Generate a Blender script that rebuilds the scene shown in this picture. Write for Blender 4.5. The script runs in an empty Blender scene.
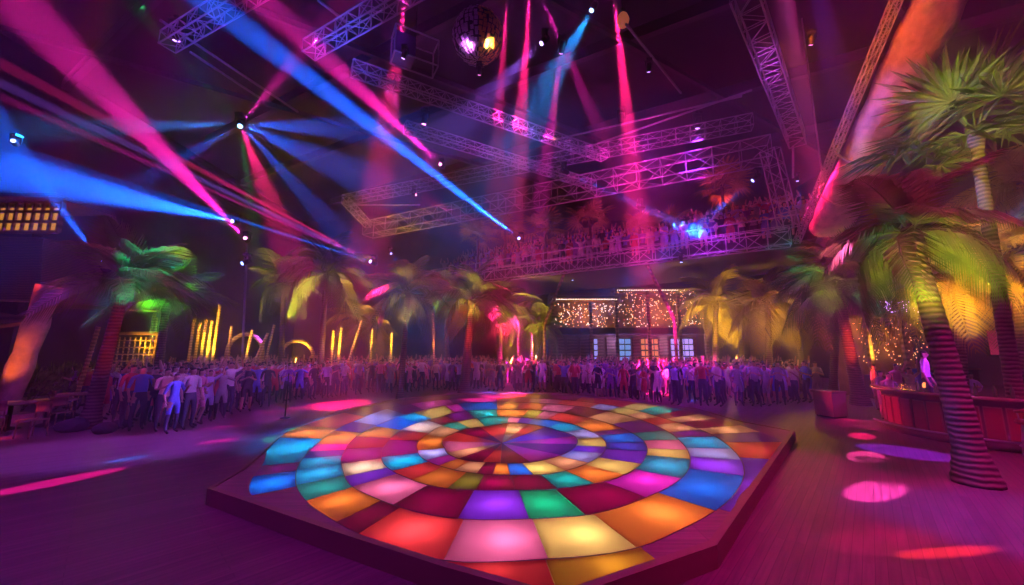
import bpy, bmesh, math, random
from mathutils import Vector, Matrix
sc = bpy.context.scene
col = sc.collection
rnd = random.Random(7)
V = Vector

# ------------------------------------------------------------------ camera
F = 380.0; EYE = 2.3; PIT = math.atan(57.5 / F)
cam = bpy.data.cameras.new('camera'); cam_ob = bpy.data.objects.new('camera', cam); col.objects.link(cam_ob)
cam_ob.location = (0, 0, EYE); cam_ob.rotation_euler = (math.pi / 2 + PIT, 0, 0)
cam.sensor_width = 36; cam.lens = 36 * F / 1024; cam.clip_end = 200
sc.camera = cam_ob


def ray(px, py):
    u = (px - 512) / F; v = -(py - 292.5) / F; c, s = math.cos(PIT), math.sin(PIT)
    return V((u, c - v * s, s + v * c))


def at(px, py, Y):
    d = ray(px, py); return V((0, 0, EYE)) + d * (Y / d.y)


def atz(px, py, z=0.0):
    d = ray(px, py); return V((0, 0, EYE)) + d * ((z - EYE) / d.z)


# ------------------------------------------------------------------ materials
def mat(name, c, rough=.6, metal=0.0, emit=None, es=1.0, bump=None, var=None, coat=0.0):
    m = bpy.data.materials.new(name); m.use_nodes = True; nt = m.node_tree
    b = nt.nodes['Principled BSDF']
    b.inputs['Base Color'].default_value = (*c, 1); b.inputs['Roughness'].default_value = rough
    b.inputs['Metallic'].default_value = metal; b.inputs['Coat Weight'].default_value = coat
    if emit:
        b.inputs['Emission Color'].default_value = (*emit, 1); b.inputs['Emission Strength'].default_value = es
    if bump or var:
        tc = nt.nodes.new('ShaderNodeTexCoord'); nz = nt.nodes.new('ShaderNodeTexNoise')
        nz.inputs['Scale'].default_value = (bump or var)[0]; nz.inputs['Detail'].default_value = 5
        nt.links.new(tc.outputs['Object'], nz.inputs['Vector'])
        if bump:
            bp = nt.nodes.new('ShaderNodeBump'); bp.inputs['Strength'].default_value = bump[1]; bp.inputs['Distance'].default_value = bump[2]
            nt.links.new(nz.outputs['Fac'], bp.inputs['Height']); nt.links.new(bp.outputs[0], b.inputs['Normal'])
        if var:
            r = nt.nodes.new('ShaderNodeValToRGB'); e = r.color_ramp.elements
            e[0].position = .35; e[1].position = .68; e[0].color = (*c, 1); e[1].color = (*var[1], 1)
            nt.links.new(nz.outputs['Fac'], r.inputs[0]); nt.links.new(r.outputs[0], b.inputs['Base Color'])
    return m


def emission(name, c, s):
    m = bpy.data.materials.new(name); m.use_nodes = True; nt = m.node_tree; nt.nodes.clear()
    o = nt.nodes.new('ShaderNodeOutputMaterial'); e = nt.nodes.new('ShaderNodeEmission')
    e.inputs[0].default_value = (*c, 1); e.inputs[1].default_value = s
    nt.links.new(e.outputs[0], o.inputs['Surface']); return m


def objcolor_mat(name, rough=.7):
    m = bpy.data.materials.new(name); m.use_nodes = True; nt = m.node_tree
    i = nt.nodes.new('ShaderNodeObjectInfo'); b = nt.nodes['Principled BSDF']; b.inputs['Roughness'].default_value = rough
    nt.links.new(i.outputs['Color'], b.inputs['Base Color']); return m


def plank_mat(name, c1, c2, ang, w, rough, coat=.0):
    m = bpy.data.materials.new(name); m.use_nodes = True; nt = m.node_tree; b = nt.nodes['Principled BSDF']
    tc = nt.nodes.new('ShaderNodeTexCoord'); mp = nt.nodes.new('ShaderNodeMapping'); mp.inputs['Rotation'].default_value = (0, 0, ang)
    nt.links.new(tc.outputs['Object'], mp.inputs[0])
    br = nt.nodes.new('ShaderNodeTexBrick'); br.inputs['Scale'].default_value = 1
    br.inputs['Brick Width'].default_value = 2.4; br.inputs['Row Height'].default_value = w; br.inputs['Mortar Size'].default_value = .0025
    br.inputs['Color1'].default_value = (*c1, 1); br.inputs['Color2'].default_value = (*c2, 1); br.inputs['Mortar'].default_value = (.03, .015, .02, 1)
    nt.links.new(mp.outputs[0], br.inputs['Vector'])
    mp2 = nt.nodes.new('ShaderNodeMapping'); mp2.inputs['Scale'].default_value = (.8, 14, 1)
    nt.links.new(mp.outputs[0], mp2.inputs[0])
    nz = nt.nodes.new('ShaderNodeTexNoise'); nz.inputs['Scale'].default_value = 1.5; nz.inputs['Detail'].default_value = 6
    nt.links.new(mp2.outputs[0], nz.inputs['Vector'])
    mr = nt.nodes.new('ShaderNodeMapRange'); mr.inputs[3].default_value = .1; mr.inputs[4].default_value = 1.7
    nt.links.new(nz.outputs['Fac'], mr.inputs[0])
    mx = nt.nodes.new('ShaderNodeVectorMath'); mx.operation = 'SCALE'
    nt.links.new(br.outputs['Color'], mx.inputs[0]); nt.links.new(mr.outputs[0], mx.inputs['Scale'])
    nt.links.new(mx.outputs[0], b.inputs['Base Color'])
    rr = nt.nodes.new('ShaderNodeMapRange'); rr.inputs[3].default_value = rough - .12; rr.inputs[4].default_value = rough + .15
    nt.links.new(nz.outputs['Fac'], rr.inputs[0]); nt.links.new(rr.outputs[0], b.inputs['Roughness'])
    bp = nt.nodes.new('ShaderNodeBump'); bp.inputs['Strength'].default_value = .25; bp.inputs['Distance'].default_value = .01
    nt.links.new(nz.outputs['Fac'], bp.inputs['Height']); nt.links.new(bp.outputs[0], b.inputs['Normal'])
    return m


def band_mat(name, c1, c2, scale, rough=.8, axis='Z', detail=3.0):
    m = bpy.data.materials.new(name); m.use_nodes = True; nt = m.node_tree; b = nt.nodes['Principled BSDF']
    tc = nt.nodes.new('ShaderNodeTexCoord'); w = nt.nodes.new('ShaderNodeTexWave'); w.wave_type = 'BANDS'; w.bands_direction = axis
    w.inputs['Scale'].default_value = scale; w.inputs['Distortion'].default_value = 2.5; w.inputs['Detail'].default_value = detail
    nt.links.new(tc.outputs['Object'], w.inputs['Vector'])
    r = nt.nodes.new('ShaderNodeValToRGB'); r.color_ramp.elements[0].color = (*c1, 1); r.color_ramp.elements[1].color = (*c2, 1)
    nt.links.new(w.outputs['Fac'], r.inputs[0]); nt.links.new(r.outputs[0], b.inputs['Base Color'])
    bp = nt.nodes.new('ShaderNodeBump'); bp.inputs['Strength'].default_value = .6; bp.inputs['Distance'].default_value = .03
    nt.links.new(w.outputs['Fac'], bp.inputs['Height']); nt.links.new(bp.outputs[0], b.inputs['Normal'])
    b.inputs['Roughness'].default_value = rough
    return m


M = {}
M['floor'] = plank_mat('floor_wood', (.14, .055, .085), (.20, .08, .12), -math.radians(47), .10, .42)
M['deck'] = plank_mat('deck_wood', (.22, .10, .13), (.25, .115, .15), 0, .9, .42)
M['edge'] = mat('deck_edge_wood', (.22, .12, .09), .45, bump=(9, .3, .01))
M['dark'] = mat('dark_paint', (.035, .03, .045), .8)
M['wall'] = mat('wall_paint', (.03, .022, .04), .85, var=(1.2, (.05, .035, .06)))
M['ceil'] = mat('ceiling_sheet', (.018, .015, .022), .8, var=(.6, (.03, .025, .035)))
M['steel'] = mat('truss_aluminium', (.42, .38, .46), .4, .35)
M['black'] = mat('black_metal', (.03, .03, .035), .4, .3)
M['bark'] = band_mat('palm_bark', (.07, .045, .035), (.20, .14, .10), 3.2)
M['leaf'] = mat('palm_leaf', (.09, .15, .03), .42, var=(3, (.22, .30, .06)))
M['leafy'] = mat('dry_palm_leaf', (.30, .25, .06), .5, var=(3, (.42, .38, .12)))  # yellower leaf tone for the golden, amber and orange palms
for k in ('leaf', 'leafy'):                                    # leaves let part of the light through
    nt = M[k].node_tree; b = nt.nodes['Principled BSDF']; out = [n for n in nt.nodes if n.type == 'OUTPUT_MATERIAL'][0]
    t = nt.nodes.new('ShaderNodeBsdfTranslucent'); mx = nt.nodes.new('ShaderNodeMixShader'); mx.inputs[0].default_value = .3
    src = b.inputs['Base Color'].links[0].from_socket
    nt.links.new(src, t.inputs[0]); nt.links.new(b.outputs[0], mx.inputs[1]); nt.links.new(t.outputs[0], mx.inputs[2]); nt.links.new(mx.outputs[0], out.inputs[0])
M['rock'] = mat('rough_plaster', (.30, .22, .18), .7, bump=(2.2, .9, .12), var=(1.6, (.62, .45, .34)))
M['timber'] = band_mat('old_timber', (.14, .08, .05), (.34, .20, .12), 1.2)
M['thatch'] = band_mat('thatch', (.06, .05, .04), (.24, .17, .10), 5.0)
M['bamboo'] = band_mat('bamboo', (.40, .28, .08), (.75, .55, .2), 2.2)
M['glasswarm'] = emission('warm_lit_pane', (1, .42, .04), .75)
M['bulb'] = emission('warm_bulb', (1, .42, .12), 6)
M['bulbw'] = emission('white_bulb', (1, .8, .6), 8)
M['bulbp'] = emission('violet_bulb', (.5, .3, 1), 5)
M['bulbr'] = emission('red_bulb', (1, .08, .06), 5)
M['bar'] = mat('bar_front_wood', (.10, .03, .03), .3, bump=(14, .3, .01), coat=.4)
M['bartop'] = mat('polished_bar_top', (.30, .16, .12), .18, coat=.6)
M['redvinyl'] = mat('red_vinyl', (.28, .03, .03), .3, coat=.3)
M['box'] = mat('speaker_box_wood', (.30, .17, .12), .5, bump=(20, .2, .005))
M['skin'] = mat('skin', (.52, .32, .24), .55)
M['hair'] = mat('hair', (.03, .02, .018), .5)
M['cloth'] = objcolor_mat('clothing')
M['denim'] = mat('dark_trousers', (.06, .06, .10), .8)
M['shoe'] = mat('shoe', (.04, .035, .035), .5)
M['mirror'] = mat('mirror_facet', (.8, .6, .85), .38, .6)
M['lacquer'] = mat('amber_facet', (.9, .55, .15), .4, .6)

GR = {}


# ------------------------------------------------------------------ mesh builder
class MB:
    def __init__(s):
        s.v = []; s.f = []; s.mi = []; s.ms = []

    def mid(s, m):
        if m not in s.ms: s.ms.append(m)
        return s.ms.index(m)

    def add(s, vs, fs, m):
        b = len(s.v); k = s.mid(m); s.v += [tuple(p) for p in vs]
        for f in fs: s.f.append(tuple(i + b for i in f)); s.mi.append(k)

    def box(s, lo, hi, m, M4=None):
        vs = [V((x, y, z)) for x in (lo[0], hi[0]) for y in (lo[1], hi[1]) for z in (lo[2], hi[2])]
        if M4 is not None: vs = [M4 @ p for p in vs]
        s.add(vs, [(0, 1, 3, 2), (4, 6, 7, 5), (0, 4, 5, 1), (2, 3, 7, 6), (0, 2, 6, 4), (1, 5, 7, 3)], m)

    def tube(s, pts, rad, m, n=8, caps=True):
        pts = [V(p) for p in pts]
        if not hasattr(rad, '__len__'): rad = [rad] * len(pts)
        vs = []; up = None
        for i, p in enumerate(pts):
            d = (pts[min(i + 1, len(pts) - 1)] - pts[max(i - 1, 0)]).normalized()
            if up is None or abs(up.dot(d)) > .95:
                up = V((0, 0, 1)) if abs(d.z) < .9 else V((0, 1, 0))
            a = d.cross(up).normalized(); b = a.cross(d); up = b
            for k in range(n):
                t = 2 * math.pi * k / n
                vs.append(p + (a * math.cos(t) + b * math.sin(t)) * rad[i])
        fs = []
        for i in range(len(pts) - 1):
            for k in range(n):
                k2 = (k + 1) % n
                fs.append((i * n + k, i * n + k2, (i + 1) * n + k2, (i + 1) * n + k))
        if caps:
            fs.append(tuple(range(n))[::-1]); fs.append(tuple((len(pts) - 1) * n + k for k in range(n)))
        s.add(vs, fs, m)

    def lathe(s, prof, m, n=24, c=(0, 0, 0)):
        vs = []
        for (r, z) in prof:
            for k in range(n):
                t = 2 * math.pi * k / n
                vs.append((c[0] + r * math.cos(t), c[1] + r * math.sin(t), c[2] + z))
        fs = []
        for i in range(len(prof) - 1):
            for k in range(n):
                k2 = (k + 1) % n
                fs.append((i * n + k, i * n + k2, (i + 1) * n + k2, (i + 1) * n + k))
        fs.append(tuple(range(n))[::-1]); fs.append(tuple((len(prof) - 1) * n + k for k in range(n)))
        s.add(vs, fs, m)

    def mesh(s, name, smooth=False):
        me = bpy.data.meshes.new(name); me.from_pydata(s.v, [], s.f)
        for m in s.ms: me.materials.append(m)
        me.polygons.foreach_set('material_index', s.mi)
        if smooth: me.polygons.foreach_set('use_smooth', [True] * len(s.f))
        me.update(); return me

    def obj(s, name, parent=None, smooth=False):
        return put(name, s.mesh(name, smooth), parent)


def put(name, me, parent=None, loc=None):
    o = bpy.data.objects.new(name, me); col.objects.link(o)
    if parent is not None: o.parent = parent
    if loc is not None: o.location = loc
    return o


def tag(o, label, cat, group=None):
    o['label'] = label; o['category'] = cat
    if group: o['group'] = group
    return o


def thing(name, label, cat, loc=(0, 0, 0), rz=0, group=None):
    o = bpy.data.objects.new(name, None); col.objects.link(o); o.location = loc; o.rotation_euler = (0, 0, rz)
    return tag(o, label, cat, group)


def struct(o):
    o['kind'] = 'structure'; return o


def copy_tree(o, parent=None):
    c = o.copy(); col.objects.link(c)
    if parent is not None: c.parent = parent
    for ch in list(o.children): copy_tree(ch, c)
    return c


# ------------------------------------------------------------------ dance floor outline (used for the pit in the floor too)
SZ = .22
outline_px = [(207, 489), (240, 500), (330, 531), (440, 567), (560, 601), (717, 546), (795, 431), (742, 421), (700, 409), (630, 399),
              (560, 393), (500, 391.5), (440, 394), (390, 400), (340, 410), (283, 432), (263, 450), (240, 470)]
OUT = [atz(x, y, SZ) for x, y in outline_px]
CEN = atz(502, 443, SZ)

# ------------------------------------------------------------------ room
X0, X1, Y0, Y1, ZC = -24, 26, -7, 42, 17


def fill_with_hole(name, outer, inner, z, m):
    bm = bmesh.new(); eds = []
    for loop in (outer, inner):
        vs = [bm.verts.new((p[0], p[1], z)) for p in loop]
        for i in range(len(vs)): eds.append(bm.edges.new((vs[i], vs[(i + 1) % len(vs)])))
    bmesh.ops.triangle_fill(bm, use_beauty=True, use_dissolve=False, edges=eds)
    for f in bm.faces:
        if f.normal.z < 0: f.normal_flip()
    me = bpy.data.meshes.new(name); bm.to_mesh(me); bm.free(); me.materials.append(m)
    return me


gc = sum(OUT, V((0, 0, 0))) / len(OUT)
hole = [(gc.x + (p.x - gc.x) * .95, gc.y + (p.y - gc.y) * .95) for p in OUT]
struct(put('floor', fill_with_hole('floor', [(X0, Y0), (X1, Y0), (X1, Y1), (X0, Y1)], hole, 0, M['floor'])))
pit = MB()
n = len(hole)
pv = [(x, y, 0) for x, y in hole] + [(x, y, -.55) for x, y in hole]
pit.add(pv, [(i, (i + 1) % n, n + (i + 1) % n, n + i) for i in range(n)] + [tuple(n + i for i in range(n))], M['dark'])
struct(pit.obj('floor_pit'))
for nm, lo, hi, m in (('ceiling', (X0, Y0, ZC), (X1, Y1, ZC + .5), M['ceil']), ('wall_back', (X0, Y1, -.5), (X1, Y1 + .5, ZC), M['wall']),
                      ('wall_left', (X0 - .5, Y0, -.5), (X0, Y1, ZC), M['wall']), ('wall_right', (X1, Y0, -.5), (X1 + .5, Y1, ZC), M['wall']),
                      ('wall_front', (X0, Y0 - .5, -.5), (X1, Y0, ZC), M['wall'])):
    b = MB(); b.box(lo, hi, m); struct(b.obj(nm))

# ceiling rafters and purlins
U1 = V((.883, -.47, 0)).normalized(); U2 = V((.865, .50, 0)).normalized()


def beam_mb(a, b, w, h, m, mb=None):
    a, b = V(a), V(b); d = b - a; L = d.length; x = d.normalized(); y = V((0, 0, 1)).cross(x)
    if y.length < .01: y = V((0, 1, 0)).cross(x)
    y.normalize(); z = x.cross(y)
    R = Matrix((x, y, z)).transposed().to_4x4(); R.translation = a
    mb = mb or MB(); mb.box((0, -w / 2, -h / 2), (L, w / 2, h / 2), m, R); return mb


M['beampaint'] = mat('purple_grey_beam_paint', (.07, .05, .075), .55)
for i, (p, q) in enumerate([((-19, 22), (9, 7)), ((-21, 28), (17, 7.6)), ((-16, 32), (24, 10.5)), ((-9, 35), (25, 17)), ((-22, 17), (2, 4))]):
    struct(beam_mb((p[0], p[1], 15.2), (q[0], q[1], 15.2), .28, .5, M['beampaint']).obj('trim_%d' % (i + 1)))
for i, (p, q) in enumerate([((-20, 6), (8, 23)), ((-14, 3), (22, 24)), ((-22, 12), (2, 27)), ((-5, 1), (24, 18))]):
    struct(beam_mb((p[0], p[1], 14.8), (q[0], q[1], 14.8), .16, .22, M['beampaint']).obj('trim_%d' % (i + 6)))

# ------------------------------------------------------------------ haze that fills the hall
hz = bpy.data.materials.new('stage_haze'); hz.use_nodes = True; nt = hz.node_tree; nt.nodes.clear()
o_ = nt.nodes.new('ShaderNodeOutputMaterial'); s_ = nt.nodes.new('ShaderNodeVolumeScatter')
s_.inputs['Density'].default_value = .0098; s_.inputs['Anisotropy'].default_value = .35
nt.links.new(s_.outputs[0], o_.inputs['Volume'])
b = MB(); b.box((X0 + .02, Y0 + .02, .26), (X1 - .02, Y1 - .02, ZC - .02), hz); h = b.obj('haze'); h['kind'] = 'stuff'
tag(h, 'thin theatrical haze filling the whole hall', 'haze')

# ------------------------------------------------------------------ dance floor: traced rings of glass tiles lit from lamps in the pit
RING_PX = [
    [(444, 447), (450, 455), (465, 460), (482, 462), (501, 463), (525, 463), (548, 459), (568, 452), (577, 444), (574, 436), (556, 430), (535, 425), (511, 423), (489, 426), (467, 429), (452, 434)],
    [(417, 448), (421, 457), (440, 466), (472, 473), (505, 475), (530, 475), (549, 474), (572, 469), (592, 461), (605, 450), (606, 443), (598, 435), (585, 429), (563, 422), (540, 419), (511, 417), (489, 417), (465, 420), (445, 425), (428, 434)],
    [(381, 453), (387, 467), (405, 477), (428, 485), (450, 489), (474, 490), (515, 490), (554, 489), (593, 484), (611, 480), (639, 466), (647, 453), (640, 438), (626, 430), (600, 421), (570, 414), (540, 410.5), (500, 409.5), (465, 411), (440, 417), (409, 426), (390, 439)],
    [(341, 460), (343, 471), (353, 487), (368, 495), (393, 505), (425, 514), (461, 519), (495, 520), (531, 519), (587, 515), (620, 507), (647, 497), (674, 484), (688, 470), (690, 457), (682, 443), (672, 434), (652, 424), (620, 414), (590, 408), (560, 404.5), (500, 402), (460, 403.5), (420, 411), (385, 422), (360, 434), (346, 448)],
    [(296, 474), (297, 488), (305, 500), (328, 517), (348, 529), (395, 548), (446, 561), (500, 562), (549, 559), (600, 555), (640, 547), (680, 530), (712, 513), (738, 489), (744, 468), (736, 453), (725, 443), (713, 435), (690, 426), (660, 417), (620, 407), (580, 401), (500, 397.5), (440, 400), (400, 406), (360, 419), (326, 436), (308, 452)],
    [(249, 490), (258, 500), (300, 519), (345, 536), (400, 553), (446, 567), (500, 583), (556, 594), (610, 578), (652, 560), (712, 533), (745, 490), (772, 455), (782, 441), (752, 429), (712, 417), (680, 409), (620, 400.5), (560, 395.5), (500, 394), (450, 396), (400, 401), (360, 408.5), (325, 418), (300, 426), (280, 437), (264, 461)],
]


def ang(p): return math.atan2(p.y - CEN.y, p.x - CEN.x)


class Ring:
    def __init__(s, pts):
        a = sorted((ang(p), (V((p.x, p.y, 0)) - V((CEN.x, CEN.y, 0))).length) for p in (atz(x, y, SZ) for x, y in pts))
        s.a = a

    def r(s, t):
        t = (t + math.pi) % (2 * math.pi) - math.pi; a = s.a; n = len(a)
        for i in range(n):
            t0, r0 = a[i]; t1, r1 = a[(i + 1) % n]
            if i == n - 1: t1 += 2 * math.pi; t = t if t > t0 else t + 2 * math.pi
            if t0 <= t <= t1:
                k = (t - t0) / max(t1 - t0, 1e-6)
                rm, rp = a[i - 1], a[(i + 2) % n]
                def m(x0, x1, x2): return (x2 - x0) / 2
                m0 = (r1 - rm[1]) / 2; m1 = (rp[1] - r0) / 2       # smooth the traced points
                k2, k3 = k * k, k * k * k
                return (2 * k3 - 3 * k2 + 1) * r0 + (k3 - 2 * k2 + k) * m0 + (-2 * k3 + 3 * k2) * r1 + (k3 - k2) * m1
        return a[0][1]


RINGS = [Ring(p) for p in RING_PX]
TC = {'O': (1, .22, .03), 'Y': (1, .62, .16), 'R': (1, .05, .06), 'M': (.30, .0, .06), 'P': (1, .16, .42), 'W': (1, .62, .50), 'B': (.0, .16, 1),
      'C': (0, .45, 1), 'T': (0, .42, .42), 'G': (0, .42, .20), 'V': (.28, .03, .95), 'U': (.22, .01, .30), 'K': (1, .38, .20), 'Z': (.80, .02, .60),
      'g': (.85, .36, .02), 'L': (.42, .36, 1), 'N': (.04, .04, .55), 'D': (.30, .22, .02), 'b': (.0, .22, .42)}
CN = {'O': 'orange', 'Y': 'pale yellow', 'R': 'bright red', 'M': 'dark maroon', 'P': 'pink', 'W': 'pinkish white', 'B': 'royal blue', 'C': 'sky blue', 'T': 'teal', 'G': 'green',
      'V': 'violet', 'U': 'dark purple', 'K': 'peach', 'Z': 'magenta', 'g': 'gold', 'L': 'lavender', 'N': 'navy', 'D': 'olive', 'b': 'petrol blue'}
# (boundary pixel on the ring's middle where the tile starts, colour, lamp strength); None = plain deck
TILES = [
    [((447, 452), 'K', 1.2), ((460, 458), 'M', .7), ((482, 462), 'R', .6), ((501, 463), 'M', .8), ((530, 462), 'Z', .4), ((562, 455), 'U', .8), ((577, 444), 'Z', .8), ((574, 436), 'V', .5), ((545, 427), 'R', .6), ((528, 424), 'K', 1.3), ((508, 424), 'R', .7), ((480, 427), 'M', 1), ((456, 432), 'R', .7), ((446, 441), 'P', .8)],
    [((431, 449), 'L', 1.4), ((434, 458), 'Z', .5), ((445, 463), 'O', .8), ((459, 467), 'K', 1), ((480, 469), 'M', .8), ((494, 470), 'O', 1.2), ((509, 470), 'B', 1.2), ((528, 469), 'Y', 1.3), ((556, 466), 'K', 1.1), ((577, 460), 'L', 1), ((590, 452), 'V', .9), ((592, 446), 'Y', 1), ((590, 438), 'L', 1.2), ((578, 430), 'C', 1), ((556, 424), 'B', 1.1), ((530, 421.5), 'V', .8), ((519, 420.5), 'P', 1.3), ((508, 420), 'T', 1.3), ((480, 421), 'Y', 1), ((462, 424), 'T', 1), ((448, 427), 'K', 1), ((436, 436), 'O', 1.2)],
    [((399, 455), 'C', 1.3), ((403, 468), 'R', .8), ((420, 476), 'O', .8), ((456, 481), 'D', .9), ((480, 482), 'M', 1.2), ((513, 482), 'M', .8), ((550, 482), 'T', 1.2), ((580, 477), 'O', 1.1), ((606, 470), 'Y', 1), ((624, 461), 'V', .6), ((627, 450), 'N', 1.2), ((624, 442), 'B', 1.1), ((616, 434), 'U', .8), ((609, 430), 'O', 1.2), ((585, 421), 'R', .9), ((556, 414), 'P', .8), ((541, 413), 'D', 1.6), ((526, 413), 'O', 1.1), ((497, 413), 'T', 1.6), ((470, 414), 'U', .8), ((452, 419), 'M', .9), ((436, 423), 'W', 1.2), ((412, 431), 'R', .7), ((401, 440), 'U', .8)],
    [((361, 461), 'W', 1.3), ((365, 472), 'V', .7), ((371, 481), 'P', 1.3), ((410, 495), 'M', .9), ((466, 504), 'V', 1.2), ((524, 504), 'G', 1.3), ((571, 502), 'M', 1.0), ((627, 490), 'Z', 1.3), ((660, 474), 'b', 1.5), ((668, 457), 'Y', 1.1), ((666, 449), 'P', 1), ((660, 440), 'T', .7), ((645, 432), 'U', .7), ((625, 422), 'K', .9), ((598, 414), 'M', .8), ((570, 409), 'P', 1.1), ((544, 406), 'R', .7), ((518, 406), 'O', 1.2), ((497, 406), 'B', 1), ((462, 407), 'Z', 1), ((450, 409), 'Y', 1), ((421, 415), 'C', 1.2), ((402, 418), 'B', .9), ((388, 428), 'O', 1.1), ((370, 437), 'M', .8), ((358, 448), 'U', .9)],
    [((319, 467), 'C', 1.2), ((321, 480), 'T', 1.0), ((328, 494), 'O', 1.2), ((357, 512), 'M', .8), ((378, 521), 'R', 1.4), ((453, 541), 'P', 1.3), ((541, 540), 'Y', 1.3), ((612, 528), 'O', 1.3), ((682, 500), 'B', 1.1), ((715, 472), 'V', 1.3), ((715, 458), 'L', 1.1), ((709, 448), 'C', 1.2), ((695, 437), 'U', 1), ((683, 431), 'K', 1), ((664, 424), 'R', .7), ((652, 418), 'K', 1.1), ((636, 413), 'Y', 1), ((616, 408), 'L', 1), ((596, 405), 'R', .8), ((560, 402), 'P', .7), ((530, 400), 'R', .6), ((497, 400), 'U', .7), ((452, 402), 'Z', .8), ((420, 408), 'U', .6), ((395, 411), 'L', 1.1), ((362, 423), 'U', .7), ((340, 431), 'O', 1.4), ((321, 444), 'Z', .6), ((316, 451), 'N', .9), ((308, 458), 'C', 1.1)],
    [((278, 464), 'U', .8), ((270, 474), 'B', 1.4), ((268, 492), None, 0), ((420, 559), 'R', .8), ((552, 577), 'g', .9), ((648, 553), None, 0), ((724, 510), 'V', 1.0), ((752, 458), 'R', .9), ((745, 442), 'U', .6), ((734, 433), 'K', 1.1), ((716, 427), 'M', .8), ((702, 420), 'K', 1.2), ((690, 415), 'M', .6), ((672, 412), 'T', 1.2), ((650, 408), 'Y', 1), ((632, 404), 'R', .7), ((580, 398), 'M', .7), ((540, 396.5), 'O', .7), ((500, 396), 'U', .6), ((450, 398), 'M', .7), ((400, 404), 'U', .5), ((352, 414), 'R', .8), ((322, 427), 'O', 1.3), ((295, 438), 'C', 1.3)],
]
glass_cache = {}


def glass(k):
    if k in glass_cache: return glass_cache[k]
    m = bpy.data.materials.new('%s_glass' % CN[k].replace(' ', '_')); m.use_nodes = True; nt = m.node_tree; nt.nodes.clear()
    o = nt.nodes.new('ShaderNodeOutputMaterial'); t = nt.nodes.new('ShaderNodeBsdfTranslucent'); t.inputs[0].default_value = (*TC[k], 1)
    d = nt.nodes.new('ShaderNodeBsdfDiffuse'); d.inputs[0].default_value = (*[c * .45 + .02 for c in TC[k]], 1)
    m1 = nt.nodes.new('ShaderNodeMixShader'); m1.inputs[0].default_value = .25
    g = nt.nodes.new('ShaderNodeBsdfGlossy'); g.inputs['Roughness'].default_value = .3
    fr = nt.nodes.new('ShaderNodeFresnel'); fr.inputs[0].default_value = 1.2
    m2 = nt.nodes.new('ShaderNodeMixShader')
    L = nt.links.new
    L(t.outputs[0], m1.inputs[1]); L(d.outputs[0], m1.inputs[2]); L(fr.outputs[0], m2.inputs[0]); L(m1.outputs[0], m2.inputs[1]); L(g.outputs[0], m2.inputs[2])
    L(m2.outputs[0], o.inputs['Surface']); glass_cache[k] = m; return m


platform = thing('dance_floor', 'raised round dance floor of glowing multicoloured glass tiles on a wooden platform', 'dance floor', (CEN.x, CEN.y, 0))
TG = V((CEN.x, CEN.y, 0))
LAMPS = []
hole_loop = []
TWO = 2 * math.pi


def tile_ranges(k):
    lst = TILES[k]; a = [ang(atz(p[0][0], p[0][1], SZ)) for p in lst]
    out = []; base = a[0]; prev = base
    un = [base]
    for t in a[1:]:
        while t < prev - .5: t += TWO                    # screen order left-bottom-right-top runs anticlockwise
        un.append(t); prev = t
    un.append(base + TWO)
    for i, it in enumerate(lst): out.append((un[i], un[i + 1], it[1], it[2]))
    return out


TQ = []
for k in range(6):
    inner = None if k == 0 else RINGS[k - 1]
    for (t0, t1, c, s) in tile_ranges(k):
        if c is None or t1 <= t0: continue
        n = max(2, int((t1 - t0) / .05)); rm = RINGS[k].r((t0 + t1) / 2)
        g = .004 / rm
        ts = [t0 + g + (t1 - t0 - 2 * g) * i / n for i in range(n + 1)]
        outer_pts = [(RINGS[k].r(t) - .006, t) for t in ts]
        inner_pts = [(inner.r(t) + .006 if inner else .02, t) for t in ts]
        if k == 5:
            outer_pts = [(max(o_[0], i_[0] + .05), o_[1]) for o_, i_ in zip(outer_pts, inner_pts)]
        P = [(r * math.cos(t), r * math.sin(t)) for r, t in outer_pts]; Q = [(r * math.cos(t), r * math.sin(t)) for r, t in inner_pts]
        vs = [(x, y, SZ) for x, y in P] + [(x, y, SZ) for x, y in Q] + [(x, y, SZ - .03) for x, y in P] + [(x, y, SZ - .03) for x, y in Q]
        m = n + 1; fs = []
        for i in range(n):
            fs.append((i, i + 1, m + i + 1, m + i))                       # top only carries the frosted sheet, the rim is below
        fs.append((0, m, 3 * m, 2 * m)); fs.append((n, 2 * m + n, 3 * m + n, m + n))
        for i in range(n):
            fs.append((i, 2 * m + i, 2 * m + i + 1, i + 1)); fs.append((m + i, m + i + 1, 3 * m + i + 1, 3 * m + i))
        TQ.append([0, vs, fs, c])
        rmid = (RINGS[k].r((t0 + t1) / 2) + (inner.r((t0 + t1) / 2) if inner else 0)) / 2
        if k == 0: rmid = RINGS[0].r((t0 + t1) / 2) * .62
        wdt = (t1 - t0) * rmid; rad = RINGS[k].r((t0 + t1) / 2) - (inner.r((t0 + t1) / 2) if inner else 0)
        tm = (t0 + t1) / 2 + rnd.uniform(-.12, .12) * (t1 - t0)
        area = max(.15, wdt * rad); TQ[-1][0] = wdt * rad / (CEN.y + rmid * math.sin(tm)) ** 3
        LAMPS.append((CEN.x + rmid * math.cos(tm), CEN.y + rmid * math.sin(tm), s, area, wdt, rad, tm))

TQ.sort(key=lambda q: -q[0]); rest = MB()
for i, (a_, vs, fs, c) in enumerate(TQ):
    if i < 100:
        b = MB(); b.add(vs, fs, glass(c)); o = b.obj('glass_tile', platform); o['label'] = '%s glass tile' % CN[c]
    else: rest.add(vs, fs, glass(c))
if rest.v: o = rest.obj('glass_tile', platform); o['kind'] = 'stuff'; o['label'] = 'small far glass tiles'

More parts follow.
